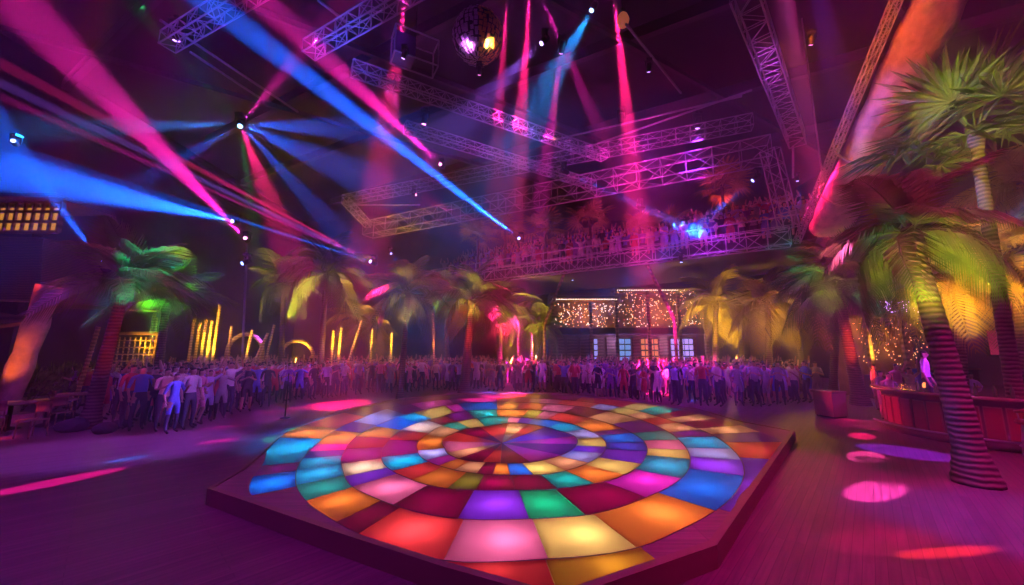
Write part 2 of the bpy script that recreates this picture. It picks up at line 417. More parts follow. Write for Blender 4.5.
# deck with an opening exactly under the tiled disc
loop = []; TS = [(-math.pi + TWO * i / 144, None) for i in range(144)]
RG5 = tile_ranges(5)
for (t0, t1, c, s_k) in RG5:
    if c is None:
        for e_, flag in ((t0 - .0015, True), (t0 + .0015, False), (t1 - .0015, False), (t1 + .0015, True)):
            TS.append(((e_ + math.pi) % TWO - math.pi, flag))
TS.sort(key=lambda q: q[0])
for t, flag in TS:
    inside = True
    for (t0, t1, c, s_k) in RG5:
        for sh in (-TWO, 0, TWO):
            if t0 <= t + sh < t1 and c is None: inside = False
    if flag is not None: inside = flag
    r = RINGS[5].r(t) if inside else RINGS[4].r(t)
    if inside: r = max(r, RINGS[4].r(t) + .05)
    loop.append((r * math.cos(t), r * math.sin(t)))
po = [(p.x - CEN.x, p.y - CEN.y) for p in OUT]
pc = (gc.x - CEN.x, gc.y - CEN.y)


def inside_poly(x, y, P):
    c = False; n = len(P)
    for i in range(n):
        x1, y1 = P[i][0], P[i][1]; x2, y2 = P[(i + 1) % n][0], P[(i + 1) % n][1]
        if (y1 > y) != (y2 > y) and x < (x2 - x1) * (y - y1) / (y2 - y1) + x1: c = not c
    return c


loop2 = []
for x, y in loop:
    k = 1.0
    while not inside_poly(x * k * 1.015, y * k * 1.015, po): k -= .01
    loop2.append((x * k, y * k))
me = fill_with_hole('deck', po, loop2, SZ - .002, M['deck']); put('deck', me, platform)
b = MB(); n = len(po)


def shrink(P, d): return [((x - pc[0]) * (1 - d) + pc[0], (y - pc[1]) * (1 - d) + pc[1]) for x, y in P]


pi_ = shrink(po, .014)
rings = [(po, 0.0), (po, SZ + .012), (pi_, SZ + .012), (pi_, SZ - .01)]
vs = [(x, y, z) for P, z in rings for x, y in P]
fs = [(a * n + i, a * n + (i + 1) % n, (a + 1) * n + (i + 1) % n, (a + 1) * n + i) for a in range(3) for i in range(n)]
b.add(vs, fs, M['edge']); b.obj('platform_edge', platform)['label'] = 'dark wooden rim with a raised lip'
# thin metal rings between the rows of tiles
for k in range(5):
    b = MB(); pts = []
    for i in range(121):
        t = TWO * i / 120; r = RINGS[k].r(t); pts.append((r * math.cos(t), r * math.sin(t), SZ + .001))
    b.tube(pts, .005, M['edge'], 4, caps=False); b.obj('ring_strip', platform)


# ------------------------------------------------------------------ lamps and fixtures
def lamp(kind, loc, colr, energy, name='lamp', soft=.1, **k):
    l = bpy.data.lights.new(name, kind); l.energy = energy; l.color = colr
    if kind != 'AREA': l.shadow_soft_size = soft
    for a, v in k.items(): setattr(l, a, v)
    o = bpy.data.objects.new(name, l); col.objects.link(o); o.location = loc; return o


def aim(o, tgt): o.rotation_euler = (V(tgt) - o.location).to_track_quat('-Z', 'Y').to_euler()


for (x, y, s, area, w, r, t) in LAMPS:
    h_ = min(.46, max(.15, .30 * math.sqrt(area)))
    l = lamp('POINT', (x, y, SZ - h_), (1, .93, .85), 80 * s ** 2.6 * h_ * h_, 'floor_lamp_bulb', .05)

# moving head fixture, built once: base, yoke, head, lens
fx = {}
b = MB(); b.box((-.16, -.16, -.0), (.16, .16, .12), M['black']); b.box((-.04, -.2, .02), (.04, -.16, .08), M['black']); fx['base'] = b.mesh('base')
b = MB(); b.box((-.2, -.05, -.34), (-.16, .05, .02), M['black']); b.box((.16, -.05, -.34), (.2, .05, .02), M['black']); b.box((-.2, -.06, -.03), (.2, .06, .02), M['black']); fx['yoke'] = b.mesh('yoke')
b = MB(); b.lathe([(.07, .22), (.13, .18), (.15, .05), (.135, -.12), (.12, -.24), (.125, -.27), (.10, -.27)], M['black'], 16); fx['head'] = b.mesh('head', True)
HEADS = {}


def lens_mesh(c):
    key = tuple(c)
    if key not in HEADS:
        b = MB(); b.lathe([(.098, -.262), (.09, -.285), (.05, -.297), (.005, -.30)], emission('lens_glow', [min(1, x + .25) for x in c], 9), 16)
        HEADS[key] = b.mesh('lens', True)
    return HEADS[key]


CNAME = {}


def fixture(p, tgt, colr, label, group=None, scale=1.0):
    t = thing('moving_head_light', label, 'stage light', p, 0, group)
    t.scale = (scale,) * 3
    put('base', fx['base'], t, (0, 0, .34)); put('yoke', fx['yoke'], t, (0, 0, .34))
    hd = put('head', fx['head'], t); q = (V(tgt) - V(p)).to_track_quat('-Z', 'Y'); hd.rotation_euler = q.to_euler()
    put('lens', lens_mesh(colr), hd)
    for ch in t.children:
        if ch.name.startswith('yoke'):
            d = V(tgt) - V(p); ch.rotation_euler = (0, 0, math.atan2(d.y, d.x) + math.pi / 2)
    return t


def spot(p, tgt, colr, E, angd, soft=.05, blend=.6, name='beam_lamp', scale=None):
    p, tgt = V(p), V(tgt); d = (tgt - p).normalized()
    o = lamp('SPOT', p + d * .34, colr, E, name, soft, spot_size=math.radians(angd), spot_blend=blend)
    aim(o, tgt + d)
    if scale: o.scale = scale
    return o


MG = (1, .015, .45); BL = (.006, .11, 1); PK = (1, .015, .20); LV = (.35, .12, 1); CY = (.01, .28, 1); GN = (.05, 1, .2); RD = (1, .05, .03); OR = (1, .3, .03); VI = (.25, .03, 1); YE = (1, .5, .04)
K = 1e5
BEAMS = [
    # src, target, colour, energy, angle, label
    ((247, 240, 18), (-10, -28, 6), MG, 7.5 * K, 5.4, 'moving head light throwing a wide magenta beam up over the crowd'),
    ((236, 222, 17), (-5, 168, 9), BL, 11 * K, 10, 'moving head light sending a broad blue beam across the side of the hall'),
    ((105, 268, 13), (12, 140, 11.5), BL, 10 * K, 8, 'low stage light with blue beams fanning up beside the thatched pavilion'),
    ((521, 240, 20), (222, 12, 8), BL, 75 * K, 3.0, 'stage light on the balcony sending a long blue beam up to the roof'),
    ((442, 166, 19), (252, -12, 8), MG, 9 * K, 5.0, 'stage light beside the long blue beam throwing a pink beam to the roof'),
    ((564, 171, 17), (714, 240, 21), BL, 7 * K, 5, 'stage light on the upper truss casting a blue beam down over the balcony'),
    ((640, 207, 18), (718, 240, 20), BL, .5 * K, 13, 'bright blue stage light hung in the centre of the balcony truss'),
    ((757, 177, 16), (722, 206, 16.5), BL, 1.5 * K, 11, 'blue stage light at the corner upright of the balcony truss'),
    ((407, -14, 12.2), (395, 70, 13), PK, 3 * K, 12, 'roof light with a short pink beam above the glass lantern'),
    ((508, -14, 12.5), (503, 60, 13.2), PK, 3 * K, 7, 'roof light with a thin red beam next to the mirror ball'),
    ((530, -14, 12.5), (525, 60, 13.4), PK, 5 * K, 9, 'roof light with a red beam in the middle of the roof cluster'),
    ((536, -14, 12.5), (560, 40, 13.4), MG, 2 * K, 8, 'roof light with a slanting magenta beam'),
    ((594, 6, 12.2), (566, 55, 12), CY, .6 * K, 17, 'roof light with a short flaring sky blue beam'),
    ((613, -14, 12.5), (631, 150, 15.3), PK, 11 * K, 8.5, 'roof light with the strongest tall pink beam'),
    ((545, 40, 12.5), (496, 88, 12), LV, .35 * K, 16, 'roof light with a faint lavender beam'),
    ((562, 46, 12.5), (549, 140, 15), MG, 3 * K, 10, 'white faced light under the roof cluster with a magenta beam'),
    ((390, 252, 21), (405, 276, 20), BL, .5 * K, 7, 'small light with a short blue beam under the end of the upper truss'),
    ((371, 293, 22), (344, 304, 22), VI, .5 * K, 6, 'small light with a short violet beam between the far palms'),
    ((681, 259, 18), (684, 300, 18), BL, .5 * K, 5, 'small blue light hanging below the balcony floor truss'),
    ((572, 278, 26), (577, 300, 26), BL, .6 * K, 6, 'small blue light over the fairy light facade'),
    ((247, 262, 17), (150, 292, 14), BL, .9 * K, 3.0, 'light sending a narrow blue beam behind the leaning palm crown'),
    ((797, 178, 18), (800, 196, 18), BL, .25 * K, 20, 'tiny blue light hanging on a drop bar by the slanting beam'),
    ((15, 143, 11), (-20, 100, 9), BL, .4 * K, 12, 'small blue light at the top of the fanned beams'),
    ((414, 194, 20), (449, 210, 19), PK, .5 * K, 8, 'small pink light lying on the end of the upper truss'),
]
for s, t, c, E, a, lab in BEAMS:
    p, q = at(*s), at(*t)
    fixture(p, q, c, lab, None, .6 if 'tiny' in lab or 'small' in lab else .85); spot(p, q, c, E, a)
# star burst light with several lenses
p = at(240, 124, 15)
fixture(p, at(240, 160, 13), CY, 'many rayed light bursting blue green and pink beams under the roof')
for (x, y, Y), c, E, a in (((150, 126, 13), CY, .35, 14), ((170, 165, 13), BL, .2, 12), ((205, 85, 14), GN, .07, 10), ((222, 90, 14), GN, .08, 6), ((264, 185, 13), PK, .4, 10), ((300, 150, 13), BL, .25, 12), ((330, 128, 14), BL, .3, 16), ((268, 92, 13), MG, .3, 7), ((246, 170, 14), GN, .1, 5), ((300, 190, 13), BL, .3, 8)):
    spot(p, at(x, y, Y), c, E * K * 3, a * .8)
# laser projector: thin fans running to the side
p = at(374, 263, 22)
fixture(p, at(0, 100, 10), LV, 'laser projector sending thin fanned lines across the hall')
for (x, y, Y), c, E, a in (((-10, 78, 8), LV, .8, .8), ((-10, 92, 9), MG, .8, .8), ((60, 95, 8), PK, .9, .9), ((-10, 140, 8), BL, .9, .8), ((-10, 190, 9), LV, .6, .7)):
    spot(p, at(x, y, Y), c, E * K * 30, a, soft=.02, blend=.3)

# wash lights with fixtures, added under the roof for the hall's ambient colour
WASH = [((-11, 11, 12.6), (-12, 16, 0), VI, 9000, 70, 'violet'), ((-4, 16, 12.8), (-6, 20, 0), MG, 12000, 75, 'magenta'), ((5, 16, 12.8), (5, 22, 0), MG, 9000, 75, 'magenta'),
        ((8.5, 16, 12.6), (9, 21, 0), VI, 12000, 70, 'violet'), ((-15, 4, 12.6), (-10, 6, 0), VI, 9000, 80, 'violet'), ((4.5, 1, 12.8), (6.3, 5, 0), MG, 30000, 62, 'magenta'),
        ((-3, 2, 12.8), (-4, 2, 0), (.7, .02, .8), 11000, 85, 'magenta'), ((9, 0, 12.6), (9.5, 6, 0), MG, 14000, 44, 'magenta')]
for i, (p, t, c, E, a, cn) in enumerate(WASH):
    where = ['above the far crowd by the leaning palm', 'over the end of the upper truss', 'over the balcony corner', 'over the crowd in front of the bar', 'high over the side floor', 'high over the platform corner', 'high over the near floor', 'high over the bar'][i]
    fixture(V(p), V(t), c, '%s wash light hanging %s' % (cn, where)); spot(p, t, c, E * .42, a, .25, 1, 'wash_lamp')
for p_, q_, c_, e_ in (((-3, 9.5, 10.5), (-8, 15, 1.2), (.3, .12, 1), 5200), ((4, 10, 10.5), (6, 18, 1.2), VI, 5200), ((-1, 10.5, 10.8), (-2, 20, 1.2), MG, 3800), ((8, 9, 10.5), (10, 17, 1.2), (.5, .03, 1), 3000), ((-9, 7, 10), (-12, 12, 1), MG, 1600)):  # front lights and their fixtures are added to brighten the crowd
    fixture(V(p_), V(q_), c_, 'front light throwing %s light at the crowd from %s' % ('magenta' if c_ == MG else 'violet', {-3: 'over the near side of the platform', 4: 'above the platform centre', -1: 'above the middle of the tiles', 8: 'above the platform corner nearest the bar', -9: 'above the open floor'}[p_[0]]), None, .5); spot(p_, q_, c_, e_, 58, .2, 1, 'crowd_wash')
# floor pools
POOLS = [
    ((60, 481), MG, 1.5, 3.0, (2.6, .8)), ((128, 459), CY, .8, 1.6, (2.0, .9)), ((-10, 440), RD, 1.0, 3.0, (3, .7)), ((20, 425), OR, .8, 3.5, (3, .5)), ((20, 418), RD, .6, 3.5, (3, .4)),
    ((218, 441), MG, .9, 1.6, (2.4, .8)), ((225, 427), MG, .6, 2.0, (2.5, .6)), ((275, 412), MG, .6, 2.4, (2.6, .7)), ((300, 408), PK, .9, 1.6, (2.0, .8)), ((302, 400), PK, .6, 1.4, (2.0, .6)),
    ((345, 403), PK, .7, 1.6, (2.5, .4)), ((428, 404), PK, .5, 1.4, (2, .7)), ((270, 420), MG, .7, 1.4, (2.0, .8)),
    ((862, 436), PK, 2.0, 3.0, (.8, 1.5)), ((866, 457), (1, .1, .5), 2.6, 3.4, (.8, 1.7)), ((876, 490), (1, .10, .6), 3.2, 4.2, (.65, 1.9)), ((905, 452), VI, 2.2, 5.0, (1.5, 1.2)), ((948, 552), RD, 1.3, 2.3, (.4, 2.8)), ((880, 540), PK, .4, 4.0, (.7, 1.8)), ((850, 420), PK, .8, 2.4, (1, 1)), ((560, 396), OR, 1.5, 3.5, (3, .6)), ((530, 404), OR, .3, 3, (2, .6)),
]
for (x, y), c, e, a, scl in POOLS:
    q = atz(x, y, 0); p = V((q.x * .75, q.y * .65 + 1.5, 13.6))
    spot(p, q, c, e * 34000 * (3.0 / a) ** 1.2, a, .04, .25, 'pool_lamp', scale=(scl[0], scl[1], 1))


# ------------------------------------------------------------------ trusses
def truss(a, b, w, label, group=None, name='box_truss', seg=None, r=.026, mt=None, roll=0):
    a, b = V(a), V(b); d = b - a; L = d.length; x = d.normalized()
    y = V((0, 0, 1)).cross(x)
    if y.length < .05: y = V((.5, .86, 0)).cross(x)
    y.normalize(); z = x.cross(y)
    t = thing(name, label, 'truss', a, 0, group); mt = mt or M['steel']
    cs = [(s1 * w / 2, s2 * w / 2) for s1, s2 in ((-1, -1), (1, -1), (1, 1), (-1, 1))]
    for cy_, cz in cs:
        mb = MB(); mb.tube([y * cy_ + z * cz, x * L + y * cy_ + z * cz], r, mt, 6); mb.obj('chord', t)
    mb = MB(); ns = seg or max(3, int(L / (w * 1.1)))
    for k in range(4):
        c0, c1 = cs[k], cs[(k + 1) % 4]
        for i in range(ns):
            s0, s1 = L * i / ns, L * (i + 1) / ns
            A = c0 if i % 2 == 0 else c1; B = c1 if i % 2 == 0 else c0
            mb.tube([x * s0 + y * A[0] + z * A[1], x * s1 + y * B[0] + z * B[1]], r * .6, mt, 4, caps=False)
            mb.tube([x * s0 + y * c0[0] + z * c0[1], x * s0 + y * c1[0] + z * c1[1]], r * .6, mt, 4, caps=False)
        mb.tube([x * L + y * c0[0] + z * c0[1], x * L + y * c1[0] + z * c1[1]], r * .6, mt, 4, caps=False)
    mb.obj('lacing', t)
    return t


ZT = 11.5
truss(atz(352, 68, ZT), atz(604, 156, ZT), .4, 'long aluminium roof truss, the higher of the two slanting under the mirror ball')
truss(atz(405, 127, ZT), atz(594, 185, ZT), .4, 'aluminium roof truss crossing the long blue beam, the lower of the two slanting ones')
truss(atz(309, 50, ZT), atz(420, -15, ZT), .42, 'blue lit roof truss beside the pink beam')
truss(atz(168, 42, ZT), atz(262, -15, ZT), .42, 'blue lit roof truss end near the corner of the roof')
truss(atz(797, 140, ZT), atz(742, -15, ZT), .6, 'violet lit roof truss pointing down beside the orange beam')
A = atz(770, 150, ZT - .3); Bq = atz(368, 230, ZT - .3)
truss(A, Bq, 1.0, 'long magenta truss along the top of the balcony frame', r=.03)
A2 = atz(752, 122, ZT + .7); B2 = atz(345, 200, ZT + .7)
truss(A2, B2, .55, 'thin truss hung above and behind the balcony frame', r=.022)
LZ = 7.3
LA = atz(790, 237, LZ); LB = atz(478, 277, LZ)
truss(LA, LB, .75, 'magenta truss under the front edge of the balcony', r=.03)
truss(LA + V((0, 0, .4)), A, .6, 'upright truss at the near corner of the balcony frame', r=.028)
truss(Bq + V((0, 0, .4)), B2, .45, 'short cross truss at the far end of the upper frame')
# roof pipes
for a, b_, lab in (((554, 140), (742, 96), 'thin roof pipe, the higher of the two over the balcony'), ((585, 148), (752, 90), 'thin roof pipe, the lower of the two over the balcony'),
                   ((626, 24), (681, 93), 'red lit brace rod below the amber lamp'), ((318, 0), (346, 22), 'pink lit brace rod joining the blue roof truss'), ((160, 20), (298, 112), 'faint roof pipe above the star burst light'), ((190, 52), (260, 98), 'short roof pipe near the truss end'), ((420, 205), (350, 205), 'pipe at the end of the upper balcony frame')):
    mb = MB(); mb.tube([atz(*a, ZT + .9), atz(*b_, ZT + .9)], .045, M['steel'], 8); tag(mb.obj('roof_pipe', smooth=True), lab, 'pipe')

# balcony slab, back wall, planting shelf
fd = (LA - LB).normalized(); bk = V((-fd.y, fd.x, 0));
if bk.y < 0: bk = -bk
bal = thing('balcony', 'hanging balcony full of people behind the magenta trusses', 'balcony', (LB.x, LB.y, LZ))
ln = (LA - LB).length + 1


def P_(s, t, z): return fd * s + bk * t + V((0, 0, z))


def quadbox(mb, s0, s1, t0, t1, z0, z1, m):
    vs = [P_(s, t, z) for s in (s0, s1) for t in (t0, t1) for z in (z0, z1)]
    mb.add(vs, [(0, 1, 3, 2), (4, 6, 7, 5), (0, 4, 5, 1), (2, 3, 7, 6), (0, 2, 6, 4), (1, 5, 7, 3)], m)


mb = MB(); quadbox(mb, -5, ln, .45, 9, -.1, .2, M['dark']); mb.obj('slab', bal)
mb = MB(); quadbox(mb, -5, ln, 8.8, 9, .2, 4.6, M['wall']); mb.obj('back_panel', bal)
for k in range(3):
    mb = MB(); quadbox(mb, -5, ln, 2.2 + 2.2 * k, 9, .2 + .8 * k, 1.0 + .8 * k, M['dark']); mb.obj('step', bal)
mb = MB()
for s in [x * 1.2 - 4.8 for x in range(int((ln + 5) / 1.2))]:
    mb.tube([P_(s, .55, .2), P_(s, .55, 1.15)], .025, M['steel'], 6)
mb.tube([P_(-5, .55, 1.15), P_(ln, .55, 1.15)], .035, M['steel'], 6); mb.tube([P_(-5, .55, .7), P_(ln, .55, .7)], .02, M['steel'], 6)
mb.obj('railing', bal)
for s_a, s_b, w_ in ((1, 2.5, 1), (6, 4.5, 1), (11, 12.3, 1)):           # slanting props carrying the balcony
    mb = MB(); mb.tube([P_(s_a, 1.2, -.1), P_(s_b, 1.2, -3.4), P_(s_b, 1.2, -7.3)], .09, M['timber'], 8); mb.obj('prop', bal)

# ------------------------------------------------------------------ slanting plaster beam with its own truss
pa, pb = at(960, -45, 7.6), at(829, 228, 15)
sb = thing('slanting_beam', 'massive rough orange lit beam sloping from the roof above the palms', 'beam', pa)
mb = MB(); d = pb - pa; n = 26; pts = []; rad = []
side = d.cross(V((0, 0, 1))).normalized(); upv = side.cross(d.normalized())
vs = []; fs = []; NN = 20
for i in range(n + 1):
    k = i / n; c = d * k; r0 = .60 + .16 * k + .03 * math.sin(i * 1.7)
    for j in range(NN):
        t = TWO * j / NN; cx, cz = math.cos(t), math.sin(t)
        sq = 1 / max(abs(cx), abs(cz)) ** .55
        rr = r0 * sq * .86 * (1 + .035 * math.sin(3 * t + i * .9) + rnd.uniform(-.012, .012))
        vs.append(c + side * cx * rr + upv * cz * rr * .8)
for i in range(n):
    for j in range(NN): fs.append((i * NN + j, i * NN + (j + 1) % NN, (i + 1) * NN + (j + 1) % NN, (i + 1) * NN + j))
fs.append(tuple(range(NN))); fs.append(tuple(n * NN + j for j in range(NN))[::-1])
mb.add(vs, fs, M['rock']); mb.obj('beam_body', sb, True)
for k in (.60, .80):
    mb = MB(); mb.tube([d * k + side * .85 * math.cos(t) + upv * .75 * math.sin(t) + d * .02 * math.cos(t) for t in [TWO * i / 24 for i in range(25)]], .035, M['rock'], 6); mb.obj('rope_band', sb)
lside = side if (pa + side - V((0, 0, EYE))).x < (pa - side - V((0, 0, EYE))).x else -side
truss(pa + lside * .92, pb + lside * .95 + d.normalized() * .7, .2, 'slim pink lit truss running along the edge of the slanting beam', r=.02)
mb = MB(); mb.tube([pb + V((0, 0, .5)), V((pb.x, pb.y, ZC))], .03, M['steel'], 6); tag(mb.obj('hanger_cable'), 'steel cable holding the low end of the slanting beam', 'cable')
spot(at(740, 40, 8), pa + d * .36, (1, .15, .01), 3200, 70, .1, 1, 'beam_wash_lamp'); spot(at(775, 120, 13), pa + d * .86, (1, .012, .16), 10000, 50, .1, 1, 'beam_wash_lamp')


# ------------------------------------------------------------------ palms
def frond_mesh(kind, m, droop, nleaf=26, lw=.045, seed=1):
    r = random.Random(seed); mb = MB(); NS = 12; pts = []
    for i in range(NS + 1):
        k = i / NS; pts.append(V((k * (1 - .12 * k * droop), 0, -droop * k * k * .55 + .10 * math.sin(k * 3) )))
    mb.tube(pts, [.016 * (1 - .8 * i / NS) for i in range(NS + 1)], m, 4)
    for i in range(nleaf):
        k = .14 + .86 * i / (nleaf - 1); j = min(NS - 1, int(k * NS)); f = k * NS - j; p = pts[j].lerp(pts[j + 1], f)
        dr = (pts[j + 1] - pts[j]).normalized(); L = .42 * math.sin(math.pi * min(1, .16 + k * .84)) ** .6 * (1 - .25 * k) + .04
        for s in (-1, 1):
            dirv = (dr * (.55 + .6 * k) + V((0, s, 0)) + V((0, 0, .10 + r.uniform(-.12, .1)))).normalized()
            a = p; L2 = L * r.uniform(.85, 1.1)
            b_ = a + dirv * L2 * .5 ; c = a + dirv * L2 - V((0, 0, L2 * (.25 + .35 * droop)))
            w = lw; wd = dr * w * .5; wd2 = dr * w * .42
            mb.add([a - wd * .5, a + wd * .5, b_ + wd2, b_ - wd2, c], [(0, 1, 2, 3), (3, 2, 4)], m)
    return mb.mesh('frond')


def fan_mesh(m, seed=1, nb=26):
    r = random.Random(seed); mb = MB()
    st = [V((0, 0, 0)), V((.25, 0, .02)), V((.45, 0, 0))]; mb.tube(st, [.014, .01, .009], m, 4); h = st[-1]
    for i in range(nb):
        t = math.radians(-115 + 230 * i / (nb - 1)); L = .60 * (1 - .22 * abs(t) / 2) * r.uniform(.92, 1.06)
        dv = V((math.cos(t), math.sin(t), .12 * math.cos(i * 3.14))).normalized(); sd = V((-math.sin(t), math.cos(t), 0)) * .028
        b_ = h + dv * L * .55; c = h + dv * L - V((0, 0, .07 + r.uniform(0, .06)))
        mb.add([h, b_ - sd + V((0, 0, -.006)), b_ + V((0, 0, .012)), b_ + sd + V((0, 0, -.006)), c], [(0, 1, 2), (0, 2, 3), (1, 4, 2), (2, 4, 3)], m)
    return mb.mesh('fan_leaf')


FR = {}
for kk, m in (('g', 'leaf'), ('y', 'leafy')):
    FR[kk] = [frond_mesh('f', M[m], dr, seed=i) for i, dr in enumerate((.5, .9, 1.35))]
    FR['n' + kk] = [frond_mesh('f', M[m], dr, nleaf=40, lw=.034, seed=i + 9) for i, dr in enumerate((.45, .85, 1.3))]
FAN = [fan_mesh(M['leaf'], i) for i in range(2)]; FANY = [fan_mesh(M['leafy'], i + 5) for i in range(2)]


def palm(base, top, r0, r1, size, nf, label, style='g', bend=.1, near=False, group=None, flare=1.5, name='palm_tree', bendv=None, elev=(-25, 78), seed=0, fanaz=None):
    base, top = V(base), V(top); r = random.Random(seed + nf); t = thing(name, label, 'palm', base, 0, group)
    d = top - base; side = V((d.y, -d.x, 0)); side = V(bendv) if bendv else (V((d.x, d.y, 0)) * -1)
    n = 44 if near else 16; pts, rad = [], []
    for i in range(n + 1):
        k = i / n; pts.append(d * k + side * bend * math.sin(math.pi * k))
        rr = r1 + (r0 - r1) * (1 - k) + r0 * (flare - 1) * max(0, 1 - k * 7); rr *= 1.035 if i % 2 else .98
        rad.append(rr)
    mb = MB(); mb.tube(pts, rad, M['bark'], 12 if near else 8); mb.obj('trunk', t, True)
    cr = d
    mb = MB(); mb.lathe([(r1 * 1.0, -.25), (r1 * 1.35, -.05), (r1 * 1.2, .12), (r1 * .5, .3)], M['bark'], 10, cr); mb.obj('crown_shaft', t, True)
    if style in ('fan', 'fany'): meshes = FAN if style == 'fan' else FANY
    else: meshes = FR[('n' if near else '') + style]
    for i in range(nf):
        az = i * 2.39996 + r.uniform(-.2, .2) if fanaz is None else math.radians(fanaz[0] + fanaz[1] * (((i * .618) % 1) * 2 - 1)); k = i / max(1, nf - 1)
        el = math.radians(elev[1] + (elev[0] - elev[1]) * k ** .8 + r.uniform(-6, 6))
        if style in ('fan', 'fany'): me = meshes[i % 2]
        else: me = meshes[min(2, int(k * 3))]
        o = put('fan_leaf' if style in ('fan', 'fany') else 'frond', me, t, cr + V((0, 0, .12)))
        o.rotation_mode = 'XYZ'
        R = Matrix.Rotation(az, 3, 'Z') @ Matrix.Rotation(-el, 3, 'Y') @ Matrix.Rotation(r.uniform(-.5, .5), 3, 'X')
        o.rotation_euler = R.to_euler(); s = size * r.uniform(.85, 1.12); o.scale = (s, s, s)
    return t


def gnd(px, py): return atz(px, py, 0)


palm(gnd(88, 428), at(124, 290, 11.2), .21, .13, 1.9, 14, 'tall leaning palm with a ringed trunk rising in front of the seated crowd', 'g', .03, True, seed=3, elev=(8, 76), fanaz=(5, 95))
palm(at(158, 372, 16) * 1 - V((0, 0, at(158, 372, 16).z)), at(166, 308, 15.5), .18, .12, 2.2, 15, 'dark trunked palm with a green fan of fronds behind the leaning palm', 'g', .05, seed=1, elev=(8, 84))
FARP = [  # base x, crown x,y, depth, size, style, label
    (283, 284, 287, 23, 2.6, 'g', 'palm by the yellow lit arch in the far planting'),
    (322, 326, 276, 21, 2.9, 'g', 'tall dusky palm between the yellow arch and the leaning bamboo'),
    (372, 372, 330, 26, 2.0, 'y', 'low yellow lit palm behind the crowd beside the leaning bamboo'),
    (350, 356, 322, 27, 2.2, 'y', 'small amber palm with spreading fronds behind the leaning bamboo'),
    (500, 500, 308, 25, 2.7, 'g', 'palm just behind the red lit trunk'),
    (541, 541, 330, 27, 2.2, 'g', 'low palm beside the corner of the fairy light facade'),
    (518, 520, 326, 29, 2.3, 'y', 'amber palm at the end of the far planting before the facade'),
    (712, 716, 305, 22, 2.5, 'y', 'yellow palm covering the end of the fairy light facade'),
    (738, 742, 312, 24, 2.4, 'y', 'yellow palm standing one back from the facade end'),
    (765, 768, 306, 20, 2.6, 'y', 'broad golden palm behind the crowd near the pedestal'),
    (800, 795, 316, 22, 2.4, 'y', 'golden low palm behind the twin trunks'),
    (448, 446, 300, 27, 2.3, 'g', 'palm with a bright green arching frond over the far crowd'),
    (892, 880, 316, 20, 2.0, 'y', 'yellow palm seen between the twin trunks and the bar'),
    (950, 958, 285, 12, 2.2, 'y', 'yellow palm behind the bar next to the thick leaning trunk'),
    (1015, 1018, 255, 11, 2.2, 'y', 'orange lit palm at the edge of the hall behind the bar stools'),
    (1040, 1030, 190, 12, 2.4, 'y', 'tall orange lit palm by the wall above the bar'),
]
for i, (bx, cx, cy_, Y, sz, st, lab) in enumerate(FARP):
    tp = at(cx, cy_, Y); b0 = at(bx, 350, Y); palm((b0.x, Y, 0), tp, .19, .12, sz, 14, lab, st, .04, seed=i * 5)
palm(gnd(400, 401), at(408, 296, 17.5), .15, .09, 2.2, 14, 'slim violet lit palm standing alone on the floor before the far crowd', 'g', .02, seed=4)
palm(gnd(464, 396), at(472, 303, 18.6), .26, .15, 2.4, 15, 'palm with a glowing red trunk beside the dance floor', 'g', .05, seed=6)
palm(gnd(833, 399), at(838, 276, 15.5), .17, .11, 2.6, 15, 'dark upright palm of the twin pair by the pedestal', 'g', .02, seed=8)
palm(gnd(861, 405), at(838, 292, 15.3), .26, .15, 2.5, 14, 'leaning palm of the twin pair with an orange lit trunk', 'g', -.06, seed=9)
palm(gnd(978, 484), at(911, 240, 6.6), .22, .13, 1.6, 15, 'thick leaning palm trunk in front of the bar counter', 'ny'[1:] if False else 'g', .05, True, seed=12)
p_ = at(1005, 350, 9.2); palm((p_.x, 9.2, 0), at(976, 140, 8.6), .15, .11, 2.5, 13, 'tall fan palm with spiky leaves beside the slanting beam', 'fan', .06, True, elev=(-20, 85), seed=2)
for i, (x, y, Y, sz, lab) in enumerate([(545, 232, 24, 2.0, 'spiky palm on the balcony near its middle'), (590, 222, 23, 1.8, 'second spiky palm on the balcony beside the middle one'), (722, 190, 20, 1.9, 'palm on the balcony by the corner upright'), (640, 232, 22, 1.6, 'small palm on the balcony below the bright blue light'), (478, 238, 27, 1.8, 'palm at the far end of the balcony'), (505, 232, 26, 1.8, 'short palm by the far end of the balcony'), (668, 226, 21, 1.5, 'small palm among the people on the balcony')]):
    tp = at(x, y, Y); palm((tp.x, tp.y, LZ + .2), tp, .1, .08, sz * .9, 12, lab, 'fany', .0, name='potted_palm', elev=(-20, 75), seed=i)

# ------------------------------------------------------------------ people
SKV = {}


